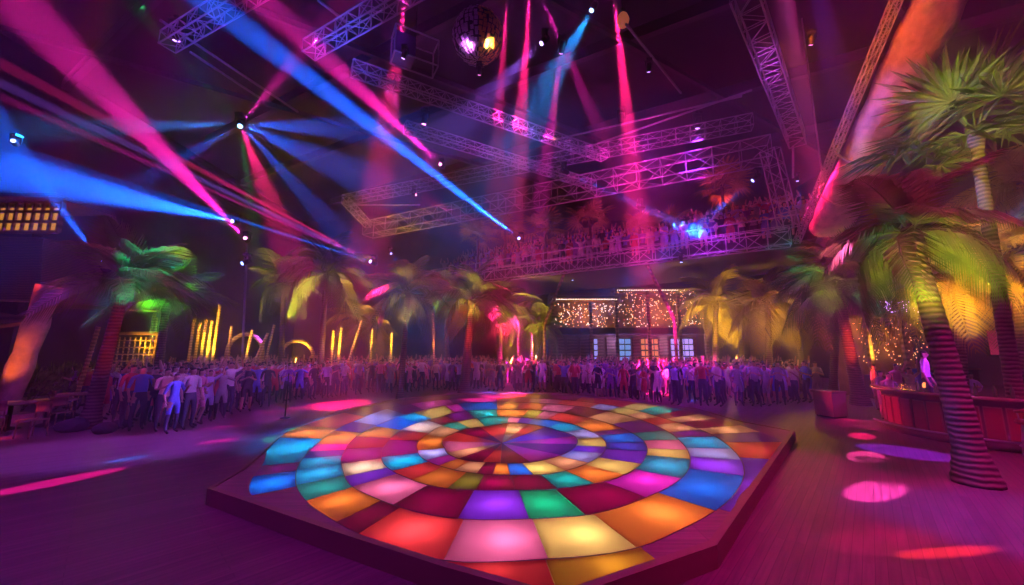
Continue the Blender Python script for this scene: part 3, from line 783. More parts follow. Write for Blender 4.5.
def person_mesh(pose, fem=False, low=False, name='person'):
    r = random.Random(pose * 7 + fem)
    sh = .155 if fem else .185; hp = .10 if fem else .09
    J = {}; E = []
    def v(k, p, rx, ry=None): J[k] = (V(p), rx, ry or rx)
    v('pel', (0, 0, .96), .145 if fem else .13, .105); v('waist', (0, 0, 1.12), .105 if fem else .125, .09); v('chest', (0, -.01, 1.32), .14 if fem else .155, .105)
    v('col', (0, 0, 1.45), .075, .065); v('neck', (0, -.005, 1.52), .047); v('chin', (0, -.02, 1.585), .068, .078); v('crn', (0, -.005, 1.665), .078, .092); v('top', (0, .0, 1.735), .045, .055)
    E += [('pel', 'waist'), ('waist', 'chest'), ('chest', 'col'), ('col', 'neck'), ('neck', 'chin'), ('chin', 'crn'), ('crn', 'top')]
    v('nose', (0, -.112, 1.625), .012); E.append(('chin', 'nose'))
    poses = {  # elbow, wrist for right side (x>0) and left side
        0: (((.24, .02, 1.14), (.25, -.08, .92)), ((-.24, .02, 1.14), (-.25, -.06, .92))),
        1: (((.32, -.06, 1.56), (.26, -.10, 1.82)), ((-.33, -.06, 1.54), (-.24, -.12, 1.80))),
        2: (((.34, -.05, 1.58), (.38, -.06, 1.86)), ((-.24, .03, 1.15), (-.18, -.16, 1.04))),
        3: (((.25, -.06, 1.15), (.08, -.27, 1.24)), ((-.25, -.06, 1.15), (-.08, -.27, 1.24))),
        4: (((.26, -.02, 1.15), (.20, -.22, 1.30)), ((-.25, .04, 1.14), (-.22, .0, .92))),
        5: (((.36, 0, 1.30), (.50, -.12, 1.48)), ((-.36, 0, 1.30), (-.46, -.15, 1.50))),
    }[pose % 6]
    for s, tagk in ((1, 'r'), (-1, 'l')):
        el, wr = poses[0] if s > 0 else poses[1]
        v('s' + tagk, (s * sh, 0, 1.42), .058); v('e' + tagk, el, .040); v('w' + tagk, wr, .027)
        E += [('col', 's' + tagk), ('s' + tagk, 'e' + tagk), ('e' + tagk, 'w' + tagk)]
        d = (V(wr) - V(el)).normalized(); sd = d.cross(V((0, 1, 0))).normalized() if abs(d.y) < .9 else V((1, 0, 0)); sd2 = sd * s
        v('p' + tagk, V(wr) + d * .075, .034, .018); E.append(('w' + tagk, 'p' + tagk))
        if not low:
            cu = V((0, -1, 0)) * .3
            for i, (off, L) in enumerate(((-.026, .062), (-.009, .075), (.009, .07), (.026, .055))):
                a, c = 'f%d%s' % (i, tagk), 'g%d%s' % (i, tagk)
                p0 = V(wr) + d * .10 + sd2 * off * 1.1
                v(a, p0 + d * L * .5, .0085); v(c, p0 + (d + cu).normalized() * L, .007); E += [('p' + tagk, a), (a, c)]
            v('t0' + tagk, V(wr) + d * .05 - sd2 * .045 + V((0, -.01, 0)), .010); v('t1' + tagk, V(wr) + d * .085 - sd2 * .06 + V((0, -.02, 0)), .008)
            E += [('w' + tagk, 't0' + tagk), ('t0' + tagk, 't1' + tagk)]
        st = .03 if s > 0 else -.03
        k = .06 if pose % 2 else 0
        v('h' + tagk, (s * hp, 0, .88), .092, .095); v('k' + tagk, (s * (hp + .02), -.03 - k * (s > 0), .50), .056); v('c' + tagk, (s * (hp + .025), .0, .32), .052); v('a' + tagk, (s * (hp + .03), .02 + st, .09), .036)
        v('t' + tagk, (s * (hp + .05), -.13 + st, .035), .034, .03)
        E += [('pel', 'h' + tagk), ('h' + tagk, 'k' + tagk), ('k' + tagk, 'c' + tagk), ('c' + tagk, 'a' + tagk), ('a' + tagk, 't' + tagk)]
    keys = list(J); idx = {k: i for i, k in enumerate(keys)}
    me = bpy.data.meshes.new(name); me.from_pydata([J[k][0] for k in keys], [(idx[a], idx[b_]) for a, b_ in E], [])
    o = bpy.data.objects.new('tmp', me); col.objects.link(o)
    md = o.modifiers.new('s', 'SKIN'); md.use_smooth_shade = True
    for i, k in enumerate(keys): me.skin_vertices[0].data[i].radius = (J[k][1], J[k][2])
    me.skin_vertices[0].data[idx['pel']].use_root = True
    if not low:
        m2 = o.modifiers.new('u', 'SUBSURF'); m2.levels = 1; m2.render_levels = 1
    dg = bpy.context.evaluated_depsgraph_get(); res = bpy.data.meshes.new_from_object(o.evaluated_get(dg)); res.name = name
    bpy.data.objects.remove(o); 
    segs = [(J[a][0], J[b_][0], a, b_) for a, b_ in E]
    res.materials.clear()
    for m in ('skin', 'cloth', 'denim', 'hair', 'shoe'): res.materials.append(M[m])
    for pl in res.polygons:
        c = pl.center; best = None; bd = 9
        for A_, B_, a, b_ in segs:
            ab = B_ - A_; t = max(0, min(1, (c - A_).dot(ab) / ab.length_squared)); dd = (c - (A_ + ab * t)).length
            if dd < bd: bd = dd; best = (a, b_)
        a, b_ = best; mi = 0
        if c.z > 1.54 and abs(c.x) < .12 and a in ('neck', 'chin', 'crn'):
            back = c.y > -.01 + (0 if c.z < 1.66 else -.07)
            mi = 3 if (back or c.z > 1.705) else 0
        elif a in ('neck', 'chin', 'crn') or b_ in ('nose',): mi = 0
        elif b_ in ('neck',) and c.z > 1.49: mi = 0
        elif a == 'col' or b_ in ('er', 'el', 'sr', 'sl') or a in ('waist', 'chest', 'pel') and b_ in ('waist', 'chest', 'col'): mi = 1
        elif a[0] in 'ewpft g' and a not in ('pel',) or a[:2] in ('t0',): mi = 0
        elif b_[0] == 't' and b_ in ('tr', 'tl'): mi = 4
        elif fem and a in ('pel', 'hr', 'hl') and c.z > .55: mi = 1
        elif fem and pose % 3 == 0: mi = 0
        else: mi = 2
        pl.material_index = mi; pl.use_smooth = True
    return res


PM = [(person_mesh(p, f), p, f) for p in range(6) for f in (False, True)]
PL = [person_mesh(p, f, True) for p in (0, 1, 2, 3) for f in (False, True)]
CLO = [('white', (.8, .78, .8)), ('lavender', (.55, .45, .8)), ('pink', (.8, .3, .5)), ('blue', (.12, .2, .7)), ('black', (.05, .05, .06)), ('grey', (.35, .33, .36)), ('red', (.6, .06, .08)), ('cream', (.75, .65, .5)), ('purple', (.3, .1, .5))]
POSE = ['standing still', 'both arms raised', 'one arm raised', 'clapping', 'gesturing', 'arms spread']
P0 = {}
count = [0]
used_labels = {}


def person(x, y, z, face, where, grp):
    me, p, f = rnd.choice(PM); cn, cc = rnd.choice(CLO)
    if p in (1, 2, 5) and rnd.random() < .45: me, p, f = rnd.choice([q for q in PM if q[1] in (0, 3, 4)])
    o = put('person', me, None, (x, y, z)); s = rnd.uniform(.94, 1.06) * (.96 if f else 1.02); o.scale = (s, s, s)
    o.rotation_euler = (0, 0, face); o.color = (*cc, 1)
    tag(o, 'person in %s %s %s %s' % (cn, 'dress' if f else 'shirt', POSE[p], where), 'person', grp); count[0] += 1
    return o


FRONT_L = [(100, 420), (130, 429), (172, 433), (215, 420), (252, 409), (300, 401), (345, 396), (390, 392.5), (440, 391)]
FRONT_R = [(590, 400), (650, 404), (700, 406), (760, 406), (818, 403)]


def line_pts(px):
    return [atz(x, y, 0) for x, y in px]


def along(L, t):
    seg = [(L[i + 1] - L[i]).length for i in range(len(L) - 1)]; s = t * sum(seg)
    for i, q in enumerate(seg):
        if s <= q: return L[i].lerp(L[i + 1], s / q)
        s -= q
    return L[-1]


GL, GRt = line_pts(FRONT_L), line_pts(FRONT_R)
taken = []
AVOID = [gnd(88, 428), gnd(400, 401), gnd(464, 396), gnd(833, 399), gnd(861, 405), V((at(158, 350, 16).x, 16, 0))] + [V((at(b_[0], 350, b_[3]).x, b_[3], 0)) for b_ in FARP]


def free(x, y, d=.42):
    for q in AVOID:
        if abs(q.x - x) < .55 and abs(q.y - y) < .55: return False
    for q in taken:
        if abs(q[0] - x) < d and abs(q[1] - y) < d: return False
    return True


def rows(L, nrow, per, where_f, grp, gap):
    ln_ = sum((L[i + 1] - L[i]).length for i in range(len(L) - 1))
    nper = int(ln_ / per)
    for rw in range(nrow):
        for i in range(nper):
            p = along(L, (i + .5) / nper); away = V((p.x - CEN.x, p.y - CEN.y, 0)).normalized(); away = (away + V((0, .6, 0))).normalized()
            x = p.x + away.x * rw * gap + rnd.uniform(-.2, .2); y = p.y + away.y * rw * gap + rnd.uniform(-.18, .18)
            if not free(x, y): continue
            taken.append((x, y))
            if count[0] >= 300: return
            face = math.atan2(CEN.y - y, CEN.x - x) + math.pi / 2 + rnd.uniform(-.6, .6)
            person(x, y, 0, face, where_f(rw, i / nper), grp(rw, i / nper))


ZL = ['near the leaning palm', 'by the dark trunked palm', 'below the yellow arch', 'by the slim violet palm']
ZR = ['beside the stage facade', 'before the fairy light facade', 'before the golden palms', 'by the pedestal']
RW = ['in the front row', 'in the second row', 'in the third row', 'in a rear row', 'in a rear row', 'in a rear row']
rows(GRt, 3, .62, lambda r_, t: RW[r_] + ' ' + ZR[min(3, int(t * 4))], lambda r_, t: 'crowd ' + RW[r_] + ' ' + ZR[min(3, int(t * 4))], .7)
rows(GL, 6, .60, lambda r_, t: RW[r_] + ' ' + ZL[min(3, int(t * 4))], lambda r_, t: 'crowd ' + RW[r_] + ' ' + ZL[min(3, int(t * 4))], .7)
# people by the bar and behind it
for i, (x, Y, z_) in enumerate([(876, 13, 0), (884, 12.4, 0), (893, 14, 0), (905, 13.2, 0), (940, 12.5, 0), (965, 12, 0), (870, 15, 0), (915, 15, 0)]):
    q = at(x, 350, Y); person(q.x, Y, 0, rnd.uniform(-.7, .7), 'standing near the bar end', 'people near the bar end')
q = at(922, 350, 10.4); o = person(q.x, 10.4, .58, .6, '', 'bar staff'); o.data = PM[0][0]; o.color = (.75, .65, .85, 1); del o['group']
o['label'] = 'person in a bright violet lit top behind the round bar counter'

# the mass of the crowd behind the first rows, and on the balcony
CM = []
for cn, cc in CLO: CM.append(mat('crowd_' + cn, tuple(c * .8 for c in cc), .7))


def crowd_mass(spots, label, name='crowd'):
    import numpy as np
    VV, FF, MI = [], [], []; base = 0
    data = []
    for me in PL:
        vv = np.array([v_.co[:] for v_ in me.vertices]); ff = [tuple(p.vertices) for p in me.polygons]; mi = [p.material_index for p in me.polygons]; data.append((vv, ff, mi))
    for (x, y, z, a) in spots:
        vv, ff, mi = rnd.choice(data); s = rnd.uniform(.92, 1.05); c_, s_2 = math.cos(a) * s, math.sin(a) * s
        w = np.empty_like(vv); w[:, 0] = vv[:, 0] * c_ - vv[:, 1] * s_2 + x; w[:, 1] = vv[:, 0] * s_2 + vv[:, 1] * c_ + y; w[:, 2] = vv[:, 2] * s + z
        VV += w.tolist(); ci = rnd.randrange(len(CM)) + 4
        FF += [tuple(i + base for i in f) for f in ff]; MI += [0 if m_ == 0 else ci if m_ == 1 else 1 if m_ == 2 else 2 if m_ == 3 else 3 for m_ in mi]
        base += len(vv)
    me = bpy.data.meshes.new(name); me.from_pydata(VV, [], FF)
    for m_ in ('skin', 'denim', 'hair', 'shoe'): me.materials.append(M[m_])
    for m_ in CM: me.materials.append(m_)
    me.polygons.foreach_set('material_index', MI); me.polygons.foreach_set('use_smooth', [True] * len(FF)); me.update()
    o = put(name, me); o['kind'] = 'stuff'; tag(o, label, 'crowd'); return o


def fillpoly(P, step, f=.8):
    out = []; xs = [p[0] for p in P]; ys = [p[1] for p in P]; y = min(ys)
    while y < max(ys):
        x = min(xs)
        while x < max(xs):
            X, Y_ = x + rnd.uniform(-.2, .2), y + rnd.uniform(-.2, .2)
            if rnd.random() < f and inside_poly(X, Y_, P) and free(X, Y_, .4):
                out.append((X, Y_, 0, rnd.uniform(-.8, .8)))
            x += step
        y += step
    return out


poly = [(GL[0].x - 2.5, GL[0].y + 1.5), (GL[0].x - .3, GL[0].y + .3), *[(p.x, p.y + .4) for p in GL[1:]], (0, 22), (GRt[0].x, GRt[0].y + .5), *[(p.x, p.y + .5) for p in GRt[1:]], (14.5, 18), (19, 30), (-20, 30), (-19, 16)]
FIG = fillpoly(poly, .78, .86)
FIG = [s for s in FIG if s[1] < 31 and not (s[0] > 1.5 and s[1] > 28.5)]
crowd_mass(FIG, 'dense crowd of standing people filling the hall behind the first rows')
BS = []
for row in range(4):
    s = -4.6
    while s < ln - .5:
        s += rnd.uniform(.36, .52); t_ = [1.2, 2.7, 4.9, 7.1][row] + rnd.uniform(-.2, .4)
        p = LB + P_(s, t_, 0); BS.append((p.x, p.y, LZ + [.2, 1.0, 1.8, 2.6][row], math.atan2(-bk.y, -bk.x) + math.pi / 2 + rnd.uniform(-.5, .5)))
crowd_mass(BS, 'rows of people standing on the hanging balcony', 'balcony_crowd')


# ------------------------------------------------------------------ string lights
def bulbs(name, pts, m, label, r=.035, wires=None):
    mb = MB()
    for p in pts:
        p = V(p); vs = [p + V(d_) * r for d_ in ((1, 0, 0), (-1, 0, 0), (0, 1, 0), (0, -1, 0), (0, 0, 1), (0, 0, -1))]
        mb.add(vs, [(0, 2, 4), (2, 1, 4), (1, 3, 4), (3, 0, 4), (2, 0, 5), (1, 2, 5), (3, 1, 5), (0, 3, 5)], m)
    o = mb.obj(name); o['kind'] = 'stuff'; return tag(o, label, 'string lights')


# far stage building (two storeys)
FY = 31.0
fa, fb = at(553, 350, FY), at(706, 350, FY)
bld = thing('bar_pavilion', 'two storey bar pavilion with a fairy light facade behind the crowd', 'building', ((fa.x + fb.x) / 2, FY, 0))
ox = (fa.x + fb.x) / 2; hw = (fb.x - fa.x) / 2
z1 = at(600, 334, FY).z; z2 = at(630, 328, FY).z; z3 = at(600, 302, FY).z; z4 = at(690, 290, FY).z
mwarm = mat('warm_stucco', (.16, .08, .05), .7, var=(2, (.30, .15, .08)))
mb = MB(); mb.box((-hw, 1.5, 0), (hw, 4, z4), mwarm); mb.obj('back_wall', bld)
mb = MB(); mb.box((-hw, -.2, z1), (hw, 2, z2), M['dark']); mb.obj('floor_slab', bld)
mb = MB(); mb.box((-hw, -.5, z3 + .2), (-1.2, 2, z3 + .5), M['timber']); mb.obj('roof', bld)
mb = MB(); mb.box((-.8, -.5, z4 - .1), (hw + .3, 2, z4 + .2), M['timber']); mb.obj('roof', bld)
for x in (-hw, -hw * .5, -1, 1.6, hw * .66, hw):
    mb = MB(); mb.box((x - .12, -.3, 0), (x + .12, -.06, (z3 if x < -1 else z4)), M['timber']); mb.obj('post', bld)
mb = MB(); mb.box((-hw, -.6, .0), (hw, .0, 1.15), M['bar']); mb.box((-hw - .05, -.75, 1.15), (hw + .05, .05, 1.22), M['bartop']); mb.obj('counter', bld)
for x in range(-5, 6):
    mb = MB(); mb.box((x * 1.1 - .4, 1.2, 1.3), (x * 1.1 + .4, 1.45, z1 - .25), M['timber']); mb.obj('bottle_shelf', bld)
for x0_, x1_, c_, s_1, lab in ((592, 600, (.4, .35, 1), 1.3, 'violet lit display'), (622, 634, (.25, .45, 1), 1.0, 'blue lit display'), (645, 662, (1, .3, .12), 1.0, 'orange lit display'), (676, 698, (.55, .35, 1), 1.6, 'bright lavender display')):
    a, c = at(x0_, 358, FY), at(x1_, 338, FY); mb = MB()
    nx = max(2, int((c.x - a.x) / .35)); em = emission('display_glow', c_, s_1)
    mb.box((a.x - ox, .9, 1.22), (c.x - ox, .95, c.z), M['dark'])
    for i in range(nx):
        for j in range(4):
            w_ = (c.x - a.x) / nx; h_ = (c.z - 1.3) / 4; mb.box((a.x - ox + i * w_ + .04, .85, 1.3 + j * h_ + .04), (a.x - ox + (i + 1) * w_ - .04, .9, 1.3 + (j + 1) * h_ - .06), em)
    mb.obj('display', bld)['label'] = lab
pw, pr, pww = [], [], []
for i in range(520):
    x = rnd.uniform(-hw, hw); top = z3 if x < -.8 else z4
    (pww if rnd.random() < .35 else pr if rnd.random() < .12 else pw).append((ox + x, FY - .2 + rnd.uniform(-.1, 1.2), rnd.uniform(z2 + .1, top)))
for i in range(90):
    x = -hw + 2 * hw * i / 89; pww.append((ox + x, FY - .55, (z3 + .15 if x < -1 else z4 - .1)))
bulbs('fairy_lights', pw, M['bulb'], 'warm amber fairy lights hanging in the facade of the bar pavilion')
bulbs('fairy_lights', pww, M['bulbw'], 'white fairy lights along the roof edge of the bar pavilion')
bulbs('fairy_lights', pr, M['bulbr'], 'red fairy lights scattered over the bar pavilion')
mb = MB(); mb.box((ox - 2.5, FY - .7, 1.5), (ox - 1.2, FY - .62, 1.56), M['dark'])

# right rear kiosk with violet lettering-like lights above and amber drops below
kx0, kx1, KY = at(862, 350, 19).x, at(930, 350, 19).x, 19
ko = thing('kiosk', 'rear kiosk with a violet light band and amber hanging lights behind the leaning palms', 'kiosk', ((kx0 + kx1) / 2, KY, 0))
kw = (kx1 - kx0) / 2; zz = at(900, 318, KY).z
mb = MB(); mb.box((-kw, .8, 0), (kw, 1.6, zz + 1.0), mwarm); mb.obj('back_wall', ko)
mb = MB(); mb.box((-kw - .2, -.6, zz), (kw + .2, 1.2, zz + .12), M['timber']); mb.obj('canopy_roof', ko)
mb = MB(); mb.box((-kw, -.5, 0), (kw, .1, 1.1), M['bar']); mb.obj('counter', ko)
for s in (-1, 0, 1):
    mb = MB(); mb.box((s * kw - .08, -.5, 0), (s * kw + .08, -.34, zz), M['timber']); mb.obj('post', ko)
kc = (kx0 + kx1) / 2
bulbs('string_lights', [(kc + rnd.uniform(-kw * .7, kw * .7), KY - .65, zz + rnd.uniform(.2, .75)) for i in range(110)], M['bulbp'], 'violet lights clustered over the rear kiosk roof', .028)
bulbs('string_lights', [(kc + rnd.uniform(-kw, kw), KY + rnd.uniform(-.4, .7), rnd.uniform(1.6, zz - .05)) for i in range(150)], M['bulb'], 'amber lights hanging inside the rear kiosk', .026)
lamp('POINT', (kc, KY - .2, zz - .8), OR, 70, 'kiosk_lamp', .2); lamp('POINT', (ox - 3, FY + .4, z2 + 1.2), OR, 160, 'pavilion_lamp', .3); lamp('POINT', (ox + 3, FY + .4, z2 + 1.2), (1, .35, .08), 160, 'pavilion_lamp', .3)
lamp('POINT', (ox - 1, FY + .2, z1 - .5), (.5, .3, 1), 160, 'pavilion_lamp', .3); lamp('POINT', (ox + 4, FY + .2, z1 - .5), (.6, .4, 1), 200, 'pavilion_lamp', .3)

# ------------------------------------------------------------------ left side: pavilion, bamboo, arches
LY = 13.5
pv = thing('thatched_pavilion', 'dark thatched pavilion with warm lit skylight panes at the edge of the hall', 'pavilion', (at(0, 300, LY).x, LY, 0))
px_ = pv.location.x


def lp(x, y, Y=LY): q = at(x, y, Y); return V((q.x - px_, q.y - LY, q.z))


mb = MB()
for i in range(7):
    ya, yb = 238 + i * 9, 250 + i * 9
    a0, a1, c0, c1 = lp(-70, ya - 6), lp(44 + i * 3, ya), lp(-70, yb - 4), lp(48 + i * 3, yb)
    th = V((0, 4.5, .15)); off = V((0, -.10 * i, 0))
    vs = [a0 + off, a1 + off, c1 + off - V((0, .18, 0)), c0 + off - V((0, .18, 0)), a0 + th, a1 + th, c1 + th, c0 + th]
    mb.add(vs, [(0, 1, 2, 3), (4, 7, 6, 5), (0, 4, 5, 1), (3, 2, 6, 7), (1, 5, 6, 2), (0, 3, 7, 4)], M['thatch'])
mb.obj('thatched_roof', pv)
fr = MB(); a, c = lp(-60, 202), lp(58, 232); 
for j in range(4):
    z = c.z + (a.z - c.z) * j / 3; fr.box((a.x, -.06, z - .05), (c.x, .06, z + .05), M['timber'])
for i in range(15):
    x = a.x + (c.x - a.x) * i / 14; fr.box((x - .04, -.07, c.z), (x + .04, .07, a.z), M['timber'])
f = fr.obj('skylight_frame', pv)
mb = MB(); mb.box((a.x, .0, c.z + .05), (c.x, .03, c.z + (a.z - c.z) * .8), M['glasswarm']); mb.obj('lit_pane', f)
mb = MB(); mb.box((a.x - .2, -.5, a.z), (c.x + .3, 1.5, a.z + .15), M['thatch']); mb.box((a.x, .2, 0), (c.x - 1.2, .5, c.z), M['dark']); mb.obj('upper_wall', pv)
mb = MB(); q0, q1, q2 = lp(-40, 330, 12.8), lp(22, 322, 12.8), lp(-40, 306, 12.8)
mb.add([q0, q1, q1 + V((-.3, 1.4, .5)), q2 + V((0, 1.4, .3)), q0 - V((0, 0, .12)), q1 - V((0, 0, .12))], [(0, 1, 2, 3), (0, 4, 5, 1)], M['timber']); mb.obj('awning', pv)

q0, q1 = gnd(12, 402), at(50, 286, 12.6); q0 = V((at(14, 350, 12.6).x, 12.6, 0))
cl = thing('leaning_column', 'leaning rough column glowing orange under the thatched pavilion', 'column', q0)
mb = MB(); d = q1 - q0; pts = [d * (i / 10) for i in range(11)]; mb.tube(pts, [.30 + .03 * math.sin(i * 2.1) for i in range(11)], M['rock'], 12); mb.obj('shaft', cl, True)
mb = MB(); mb.box((-.6, -.6, 0), (.6, .6, .25), M['rock']); mb.obj('foot', cl)
spot(q0 + V((.9, -1.6, .3)), q0 + d * .35 + V((0, 0, 1)), (1, .16, .008), 520, 44, .15, 1, 'uplight')


def bamboo(px, Y, zt, lean, label, group=None, r=.07):
    q = at(px, 350, Y); mb = MB(); top = V((lean, 0, zt)); n = 10
    mb.tube([top * (i / n) for i in range(n + 1)], r, M['bamboo'], 8)
    for i in range(1, n): mb.tube([top * (i / n) - V((0, 0, .03)), top * (i / n) + V((0, 0, .03))], r * 1.25, M['bamboo'], 8)
    o = mb.obj('bamboo_pole'); o.location = (q.x, Y, 0); return tag(o, label, 'bamboo pole', group)


for i, x in enumerate((189, 195, 201, 207, 213)):
    bamboo(x, 21, [4.6, 3.8, 4.0, 3.9, 4.8][i], .1, 'yellow lit upright bamboo pole in the row of five behind the crowd', 'row of five bamboo poles')
for x, Y, zt, le, lab in ((229, 21, 3.6, 0, 'bamboo pole standing beside the leaning one'), (243, 21, 3.4, .4, 'bamboo pole close to the yellow frame'), (244, 20.6, 3.2, 1.2, 'slanting bamboo pole propped on the yellow frame'),
                          (146, 20, 4.2, .2, 'bamboo pole behind the leaning palm trunk'), (152, 20, 4.0, .0, 'thin bamboo pole by the lattice screen'), (262, 23, 3.8, .6, 'slanting bamboo pole before the yellow arch'),
                          (332, 22, 3.4, 0, 'bamboo pole in the far planting by the dusky palm'), (338, 22, 3.6, .1, 'second bamboo pole by the dusky palm'), (341, 22, 4.0, 1.1, 'strongly slanting bamboo pole in the far planting'), (371, 24, 3.6, 0, 'bright bamboo pole under the low yellow palm'), (391, 24, 3.4, 0, 'bright bamboo pole past the low yellow palm'),
                          (436, 25, 4.8, -.3, 'pale slanting pole lit by two small lamps'), (532, 24, 3.2, 0, 'amber lit pole beside the pavilion corner'), (82, 15, 3.2, .5, 'dim slanting pole near the thatched pavilion')):
    bamboo(x, Y, zt, le, lab)
# lattice screen
q = at(134, 350, 18); ls = thing('lattice_screen', 'yellow lit lattice screen behind the leaning palm trunk', 'screen', (q.x, 18, 0))
mb = MB()
for i in range(9): mb.tube([(-1.0 + i * .25, 0, .3), (-1.0 + i * .25, 0, 2.9)], .03, M['bamboo'], 6)
for i in range(8): mb.tube([(-1.0, .04, .5 + i * .32), (1.0, .04, .5 + i * .32)], .03, M['bamboo'], 6)
mb.obj('lattice', ls)
mb = MB()
for s in (-1.05, 1.05): mb.box((s - .07, -.07, 0), (s + .07, .07, 3.05), M['timber'])
mb.box((-1.1, -.08, 3.0), (1.1, .08, 3.15), M['timber']); mb.obj('frame', ls)
# arch
for x, Y, w_, h_, lab in ((297, 25, 1.1, 2.9, 'glowing yellow arch behind the far crowd'), (245, 22, 1.0, 3.2, 'slanting yellow lit frame behind the far crowd')):
    q = at(x, 350, Y); mb = MB(); pts = [(-w_, 0, 0), (-w_, 0, h_ - w_)] + [(-w_ * math.cos(t), 0, h_ - w_ + w_ * math.sin(t)) for t in [math.pi * i / 10 for i in range(1, 10)]] + [(w_, 0, h_ - w_), (w_, 0, 0)]
    mb.tube(pts, .12, M['bamboo'], 8); o = mb.obj('garden_arch', smooth=True); o.location = (q.x, Y, 0); tag(o, lab, 'arch')
# warm uplights in the planting
WU = [(201, 20.2, YE, 420), (135, 17.3, YE, 130), (240, 20.2, YE, 260), (297, 24, YE, 320), (335, 21.2, YE, 350), (372, 23, YE, 420), (392, 23.2, YE, 250), (510, 23.5, YE, 500), (535, 24.5, YE, 420), (715, 20.8, YE, 420), (742, 22, YE, 420), (775, 18.6, (1, .42, .03), 500), (800, 20, YE, 420), (885, 18, YE, 200), (465, 17.8, (1, .06, .03), 70), (440, 24, (1, .3, .2), 150), (432, 25.5, OR, 120)]
for x, Y, c, E in WU:
    q = at(x, 350, Y)
    spot((q.x, Y - .2, 1.0), (q.x, Y + .9, 4.0), c, E * 13, 64, .12, 1, 'uplight')
    lamp('POINT', (q.x, Y - .6, 2.6), c, E * .12, 'garden_lamp', .12)
# unseen coloured spots added to bring out the palm fronds and trunks
AC = [(at(70, 340, 8.5), at(165, 245, 11.5), (0, .5, .6), 5000, 30), (at(150, 345, 12.5), at(172, 272, 15.5), (.15, 1, .04), 11000, 40), (at(125, 320, 8.5), at(195, 235, 12), (.9, .75, .03), 2200, 22),
      (gnd(120, 445) + V((.3, -.5, .2)), at(112, 350, 10.9), (1, .03, .03), 420, 46), (gnd(880, 416) + V((.2, -.8, .2)), at(852, 350, 15.5), (1, .06, .02), 2600, 36), (gnd(485, 402) + V((.1, -.8, .1)), at(468, 345, 18.6), (1, .04, .02), 600, 30),
      (at(930, 350, 5.4), at(935, 232, 7), (.8, .75, .04), 900, 62), (at(840, 300, 6.0), at(890, 215, 7.0), (0, .45, .5), 330, 24), 
      (at(945, 5, 6.2), at(975, 120, 8.6), (.7, .75, .05), 1300, 46), (at(985, 300, 7.0), at(975, 110, 8.8), (.85, .65, .08), 2200, 60), (at(930, 330, 10), at(975, 260, 12.5), (1, .55, .03), 2600, 70), (at(980, 330, 9.6), at(1015, 200, 12), (1, .3, .02), 2400, 80),
      (at(820, 340, 13), at(838, 250, 15.8), (.75, .75, .06), 1100, 44), (at(780, 330, 13.5), at(795, 270, 15.5), (0, .6, .5), 1500, 30), (at(880, 330, 13), at(870, 285, 15.5), (0, .5, .6), 1200, 26),
      (at(400, 340, 14), at(408, 290, 17.5), (.8, .4, .1), 1800, 50), (at(460, 340, 16), at(474, 290, 18.6), (1, .6, .05), 2600, 50), (at(440, 330, 23), at(446, 300, 27), (.3, 1, .05), 3000, 40), (at(290, 330, 19), at(305, 275, 22), (.9, .6, .05), 4500, 54)]
for p, q, c, E, a in AC: spot(p, q, c, E, a, .06, .9, 'accent_lamp')

# ------------------------------------------------------------------ bar at the side
bc = V((13.3, 10.6, 0)); BR = 2.4; BH = 1.18
br = thing('round_bar', 'curved dark red bar counter with framed front panels behind the thick leaning trunk', 'bar counter', bc)
mb = MB(); mb.lathe([(BR + .06, 0), (BR + .06, .12), (BR, .14), (BR, BH - .07), (BR + .02, BH - .05)], M['bar'], 64); mb.obj('bar_front', br, True)
for i in range(22):
    t = math.radians(150 + i * 8.0); mb = MB()
    R = Matrix.Rotation(t, 4, 'Z'); mb.box((BR - .01, -.13, .25), (BR + .035, .13, .95), M['redvinyl'], R); mb.box((BR - .01, -.15, .22), (BR + .02, .15, .98), M['bartop'], R); mb.obj('front_panel', br)
mb = MB(); mb.lathe([(BR - .2, BH - .05), (BR + .22, BH - .05), (BR + .25, BH - .02), (BR + .22, BH + .02), (BR - .2, BH + .02)], M['bartop'], 64); mb.obj('counter_top', br, True)
mb = MB(); mb.tube([((BR + .3) * math.cos(t), (BR + .3) * math.sin(t), .25) for t in [math.radians(150 + i * 6) for i in range(30)]], .025, M['steel'], 6); mb.obj('foot_rail', br, True)
mb = MB(); mb.lathe([(BR - .1, .4), (BR - .1, .58), (.1, .58)], M['timber'], 40); mb.obj('raised_floor', br)


def stool_parts(t):
    mb = MB(); mb.lathe([(.02, .72), (.19, .72), (.21, .76), (.19, .81), (.05, .82)], M['redvinyl'], 20); mb.obj('seat', t, True)
    mb = MB(); pts = [(.19 * math.cos(a_), .19 * math.sin(a_), .98 + .1 * math.sin(a_ - .5) ** 2) for a_ in [math.radians(20 + i * 14) for i in range(11)]]
    mb.tube(pts, .03, M['redvinyl'], 8)
    for a_ in (35, 145): mb.tube([(.17 * math.cos(math.radians(a_)), .17 * math.sin(math.radians(a_)), .78), (.19 * math.cos(math.radians(a_)), .19 * math.sin(math.radians(a_)), 1.0)], .012, M['steel'], 6)
    mb.obj('backrest', t, True)
    for a_ in (45, 135, 225, 315):
        c_, s_2 = math.cos(math.radians(a_)), math.sin(math.radians(a_)); mb = MB(); mb.tube([(c_ * .13, s_2 * .13, .73), (c_ * .22, s_2 * .22, 0)], .014, M['steel'], 6); mb.obj('leg', t)
    mb = MB(); mb.tube([(.19 * math.cos(a_), .19 * math.sin(a_), .25) for a_ in [TWO * i / 20 for i in range(21)]], .01, M['steel'], 6); mb.obj('foot_ring', t)


